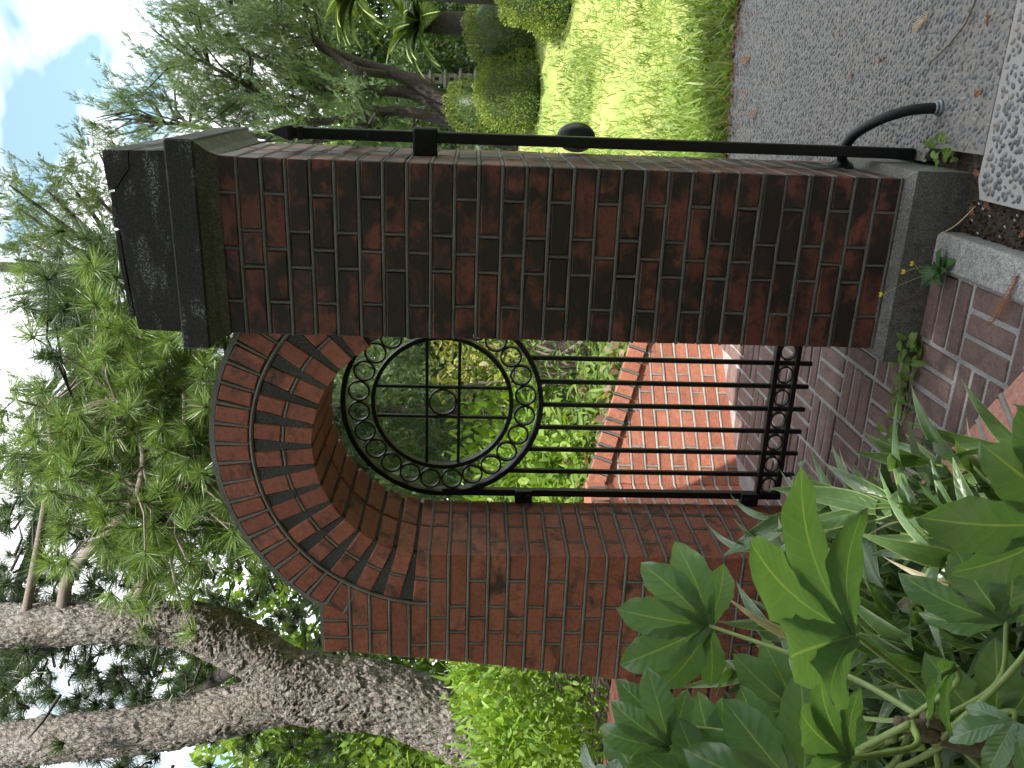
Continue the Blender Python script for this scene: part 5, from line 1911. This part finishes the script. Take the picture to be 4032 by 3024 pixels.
for lb, (cx, cy), rx, ry, n in CL:
    t = thing('bamboo_grass', lb, 'plant', (cx, cy, -.08), 'bamboo grass clumps in the fatsia bed')
    stems = []
    for q in range(max(6, n // 7)):
        x, y = cx + random.gauss(0, rx * .55), cy + random.gauss(0, ry * .55)
        if (Vector((x, y, 0)) - E0).dot(nE) < .17:
            continue
        hgt = random.uniform(.18, .56)
        top = (x + random.gauss(0, .05), y + random.gauss(0, .05), hgt)
        mb = MB(); mb.tube([(x, y, -.09), ((x + top[0]) / 2, (y + top[1]) / 2, hgt * .55), top], [.003, .0026, .0016], 5)
        mb.build('culm', M['petiole'], t)
        stems.append(((x, y), top))
    for q in range(n):
        (bx, by), top = random.choice(stems)
        f = random.uniform(.35, 1.0)
        p = Vector((bx + (top[0] - bx) * f, by + (top[1] - by) * f, -.09 + (top[2] + .09) * f))
        az = random.uniform(0, 2 * math.pi)
        tilt = random.uniform(.12, 1.0)
        d = Vector((math.cos(az) * math.sin(tilt), math.sin(az) * math.sin(tilt), math.cos(tilt)))
        nm = Vector((random.gauss(0, .4), random.gauss(-.3, .4), 1.0))
        dry = random.random() < .04
        me = random.choice(DRY if dry else BL)
        obj('withered_leaf' if dry else 'leaf', me, t, p, basis(d, nm).to_euler(), random.uniform(.13, .24))
# low dark undergrowth so that no bare bed shows between the big leaves
def under(n, x0, x1, y0, y1, z0, z1, size, tm):
    x = rng.uniform(x0, x1, n); y = rng.uniform(y0, y1, n); z = rng.uniform(z0, z1, n)
    k = ((x - E0.x) * nE.x + (y - E0.y) * nE.y) > .20
    x, y, z = x[k], y[k], z[k]; n = len(x)
    return scatter(tm[0], tm[1], np.stack([x, y, z], -1), rdir(n, .5), nrm(rng.normal(size=(n, 3)) * .6 + np.array([.2, -.4, 1.])), size * rng.uniform(.6, 1.4, n))
o = part_mesh('undergrowth', join([under(2600, -2.9, -.45, -1.75, -.05, -.07, .30, .12, thin_leaf(.2, .3)), under(900, -2.2, -.5, -1.7, -.1, -.06, .18, .08, OV)]), M['leafy_dark'], None)
stuffy(o, 'dark low undergrowth beneath the fatsia and bamboo grass', 'undergrowth')

# ---- small weeds and litter
def rosette(name, label, c, n, ln, mat, seed, up=.35):
    r_ = np.random.default_rng(seed)
    t = thing(name, label, 'weed', c)
    me = []
    for w, dr in ((.34, .25), (.28, .4)):
        V, F, UV = [], [], []
        ns, na = 11, 5
        for i in range(ns):
            s = i / (ns - 1)
            ww = w * (.22 + .78 * math.sin(math.pi * min(1, s * .98) ** 1.5)) / 2 * (1 + .30 * math.sin(s * 26)) * (1 if s < .98 else .1)
            for j in range(na):
                u = -1 + 2 * j / (na - 1)
                V.append((u * ww, s, .18 * math.sin(s * 2.4) - dr * s * s + abs(u) * ww * .35 + .015 * math.sin(14 * s + 3 * u)))
        for i in range(ns - 1):
            for j in range(na - 1):
                F.append((i * na + j, i * na + j + 1, (i + 1) * na + j + 1, (i + 1) * na + j))
        me.append(fast_mesh('leaf', V, np.array(F), mat, True))
    for k in range(n):
        az = 2 * math.pi * k / n + r_.normal() * .25
        el = R(r_.uniform(8, 60))
        d = Vector((math.cos(az) * math.cos(el), math.sin(az) * math.cos(el), math.sin(el)))
        obj('leaf', me[k % 2], t, c, basis(d, Vector((0, 0, 1)) if el < 1 else Vector((-math.cos(az), -math.sin(az), .3))).to_euler(), ln * r_.uniform(.65, 1.2))
    return t
ro = rosette('rosette_weed', 'green lobed rosette weed rooted at the concrete kerb end', (-.262, -.135, -.118), 17, .075, M['dandelion'], 2)
mb = MB()
heads = [((-.262, -.12, -.11), (-.30, -.11, -.02), (-.345, -.10, .045)), ((-.262, -.12, -.11), (-.25, -.12, -.05), (-.268, -.115, -.005)), ((-.262, -.12, -.11), (-.27, -.11, -.06), (-.245, -.10, -.035))]
for h in heads:
    mb.tube(smooth_pts(h, 6), .0009, 4)
mb.build('flower_stalk', M['petiole'], ro)
for h in heads:
    mb = MB()
    for q in range(7):
        a = q * .9
        mb.tube([h[2], (h[2][0] + .007 * math.cos(a), h[2][1] + .005 * math.sin(a), h[2][2] + .008 + .004 * (q % 2))], [.0016, .0022], 5)
    mb.build('flower', M['yellow'], ro)

def creeper(name, label, path, n, ln, mat, seed, h=.05):
    r_ = np.random.default_rng(seed)
    t = thing(name, label, 'weed', path[0])
    pts = smooth_pts(path, 8)
    mb = MB(); mb.tube(pts, .0014, 5)
    mb.build('runner', M['petiole'], t)
    me = fast_mesh('leaf', *oval_leaf(.48, .10, .2), mat)
    for k in range(n):
        p = pts[r_.integers(0, len(pts))] + r_.normal(size=3) * np.array([.022, .022, .004])
        p[2] = path[0][2] + h * r_.random()
        d = Vector((r_.normal(), r_.normal(), .5 * r_.random()))
        obj('leaf', me, t, p, basis(d, (r_.normal() * .3, -.3 + r_.normal() * .3, 1)).to_euler(), ln * r_.uniform(.6, 1.3))
creeper('creeping_weed', 'creeping green weed growing from the joint at the pillar foot', [(-.50, -.07, -.128), (-.56, -.08, -.128), (-.63, -.06, -.128), (-.70, -.075, -.128), (-.80, -.05, -.128), (-.87, -.04, -.128)], 75, .042, M['groundcover'], 3, .07)
creeper('creeping_weed', 'sparse creeping weed on the bricks beside the bamboo grass', [(-1.02, -.02, -.128), (-1.08, -.10, -.128), (-1.12, -.16, -.128), (-1.16, -.2, -.128)], 30, .03, M['groundcover'], 4, .05)
creeper('creeping_weed', 'weed sprouting from soil at the foot of the iron gate stile', [(.06, .16, -.17), (.075, .12, -.16), (.085, .06, -.16), (.05, .02, -.17)], 26, .038, M['groundcover'], 5, .07)

def sprig(label, a, b, z, w, mat, seed, n=16, name='dry_sprig'):
    r_ = np.random.default_rng(seed)
    a = np.array([*a, z]); b = np.array([*b, z])
    d = nrm(b - a); sd = np.array([-d[1], d[0], 0]); ln = np.linalg.norm(b - a)
    mb = MB(); mb.tube([a, (a + b) / 2 + sd * ln * .06 + np.array([0, 0, .004]), b], [.0018, .0014, .0008], 5)
    for i in range(n):
        s = (i + .5) / n
        p = a + (b - a) * s + sd * ln * .06 * math.sin(math.pi * s) + np.array([0, 0, .003])
        for g in (-1, 1):
            l_ = w * math.sin(math.pi * (.15 + .8 * s)) * r_.uniform(.7, 1.2)
            q = p + (sd * g + d * .9) * l_ * .7 + np.array([0, 0, r_.uniform(0, .008)])
            mb.bar(p, q, .0016, 4, .0008)
            mb.bar((p + q) / 2, (p + q) / 2 + d * l_ * .4 + np.array([0, 0, .002]), .0012, 3, .0006)
    o = mb.build(name, mat)
    tag(o, label, 'sprig', 'dry cypress sprigs fallen on the paving')
sprig('long orange brown dry cypress sprig lying across the concrete kerb', (-.19, -.50), (-.345, -.43), -.108, .028, M['dry'], 1, 20)
sprig('pale straw coloured dry sprig on the pebbles near the right edge', (.50, .31), (.455, .40), -.140, .03, M['dry_pale'], 2, 12)
for k, (x, y, z, lb) in enumerate([(.44, -.05, -.138, 'small rust coloured sprig on the pebbles right of the pipe foot'), (.265, -.10, -.138, 'small rust coloured sprig beside the slab joint'), (.032, -.116, -.178, 'rust coloured sprig in the soil at the slab corner'), (-.06, -.20, -.180, 'rust coloured sprig in the soil strip between slab and kerb'), (-.09, -.12, -.180, 'rust coloured sprig in the soil against the pillar base'), (-.105, -.36, -.180, 'rust coloured sprig lower down the soil strip'), (-.80, -.22, -.122, 'tiny orange sprig on the floor bricks'), (-.93, -.28, -.122, 'tiny orange sprig beside the bamboo grass'), (.36, .62, -.140, 'small brown sprig in the middle of the walkway')]):
    a_ = random.uniform(0, 6)
    l_ = .03 if k < 6 else .018
    sprig(lb, (x, y), (x + l_ * math.cos(a_), y + l_ * math.sin(a_)), z, .016, M['dry'], 10 + k, 7)
# long bare twig
mb = MB(); mb.tube(smooth_pts([(.345, .255, -.142), (.39, .165, -.142), (.44, .095, -.141), (.47, .07, -.142), (.56, .03, -.142)], 6), .0028, 6)
tag(mb.build('fallen_twig', M['twig'], None, True), 'thin curved bare twig lying on the pebble walkway', 'twig')
mb = MB(); mb.tube(smooth_pts([(-.155, -.09, -.10), (-.12, -.12, -.13), (-.06, -.14, -.165)], 5), .0018, 5)
tag(mb.build('fallen_twig', M['dry_pale'], None, True), 'short pale straw leaning on the pillar base corner', 'twig')
# curled dead leaves on the walkway
def dead_leaf(label, x, y, z, s, mat, seed):
    r_ = np.random.default_rng(seed)
    V, F = [], []
    for i in range(7):
        t = i / 6
        w = .35 * math.sin(math.pi * (.05 + .93 * t)) / 2 * 1.3
        for j in range(5):
            u = -1 + j / 2
            V.append((u * w * .8, t, .25 * u * u * w + .12 * math.sin(3 * t)))
    for i in range(6):
        for j in range(4):
            F.append((i * 5 + j, i * 5 + j + 1, (i + 1) * 5 + j + 1, (i + 1) * 5 + j))
    o = obj('dead_leaf', fast_mesh('dead_leaf', V, np.array(F), mat, True), None, (x, y, z), (r_.normal() * .2, r_.normal() * .2, r_.uniform(0, 6)), s)
    tag(o, label, 'leaf', 'dead leaves on the walkway')
for k, (x, y, s, lb) in enumerate([(.40, 2.23, .10, 'curled brown dead leaf on the walkway near the grass edge'), (.14, 2.0, .09, 'brown dead leaf on the walkway close behind the gate stile'), (.50, 2.45, .07, 'dark dead leaf at the very edge of the grass'), (.44, 1.05, .05, 'small dark dead leaf midway along the walkway'), (.30, .85, .045, 'tiny reddish dead leaf left of the walkway middle')]):
    dead_leaf(lb, x, y, -.143, s, M['dry'], k)
# brown litter gathered where the walkway meets the grass
n_ = 900
lx = rng.uniform(-.5, 2.6, n_); ly = 2.60 - .06 * np.abs(rng.normal(size=n_)) * (1 + 2.5 * (rng.random(n_) < .25)) - np.where(lx < .4, (.4 - lx) * .12, 0)
o = part_mesh('walkway_litter', scatter(DI[0], DI[1], np.stack([lx, ly, np.full(n_, -.146) + rng.random(n_) * .012], -1), rdir(n_) * np.array([1, 1, .2]), rdir(n_, 1.5), .03 * rng.uniform(.4, 1.3, n_)), M['dry'], None)
stuffy(o, 'brown dry litter along the edge where walkway meets grass', 'litter')
# white grit in the soil strip
mb = MB()
for k in range(26):
    x, y = random.uniform(-.14, -.05), random.uniform(-.75, -.1)
    mb.bar((x, y, -.187), (x + .004, y, -.182), .003, 5, .002)
stuffy(mb.build('soil_grit', M['white_seed']), 'white grit scattered on the soil strip', 'grit')
# clods and litter crumbs in the soil strip
mb = MB()
for k in range(500):
    x, y = random.uniform(-.15, .05), random.uniform(-.9, -.06)
    if x > -.04 and y < -.16:
        continue
    r = random.uniform(.002, .006)
    mb.bar((x, y, -.192), (x + random.uniform(-.006, .006), y + random.uniform(-.006, .006), -.192 + r * 2), r, 5, r * .5)
stuffy(mb.build('soil_crumbs', M['soil']), 'dark soil crumbs in the strip between kerb and slab', 'soil')
# teal mesh far behind the gate
tn = thing('garden_netting', 'small teal netting panel glimpsed behind the gate roundel', 'netting', (-3.3, 5.6, .6))
mb = MB()
for k in range(14):
    mb.bar((-3.75 + .05 * k, 5.62, .7), (-3.75 + .05 * k, 5.62, 1.75), .006, 4)
mb.build('strands', M['teal'], tn)
mb = MB()
for zz in (.75, 1.25, 1.72):
    mb.bar((-3.78, 5.62, zz), (-3.06, 5.62, zz), .009, 4)
mb.build('rail', M['teal'], tn)
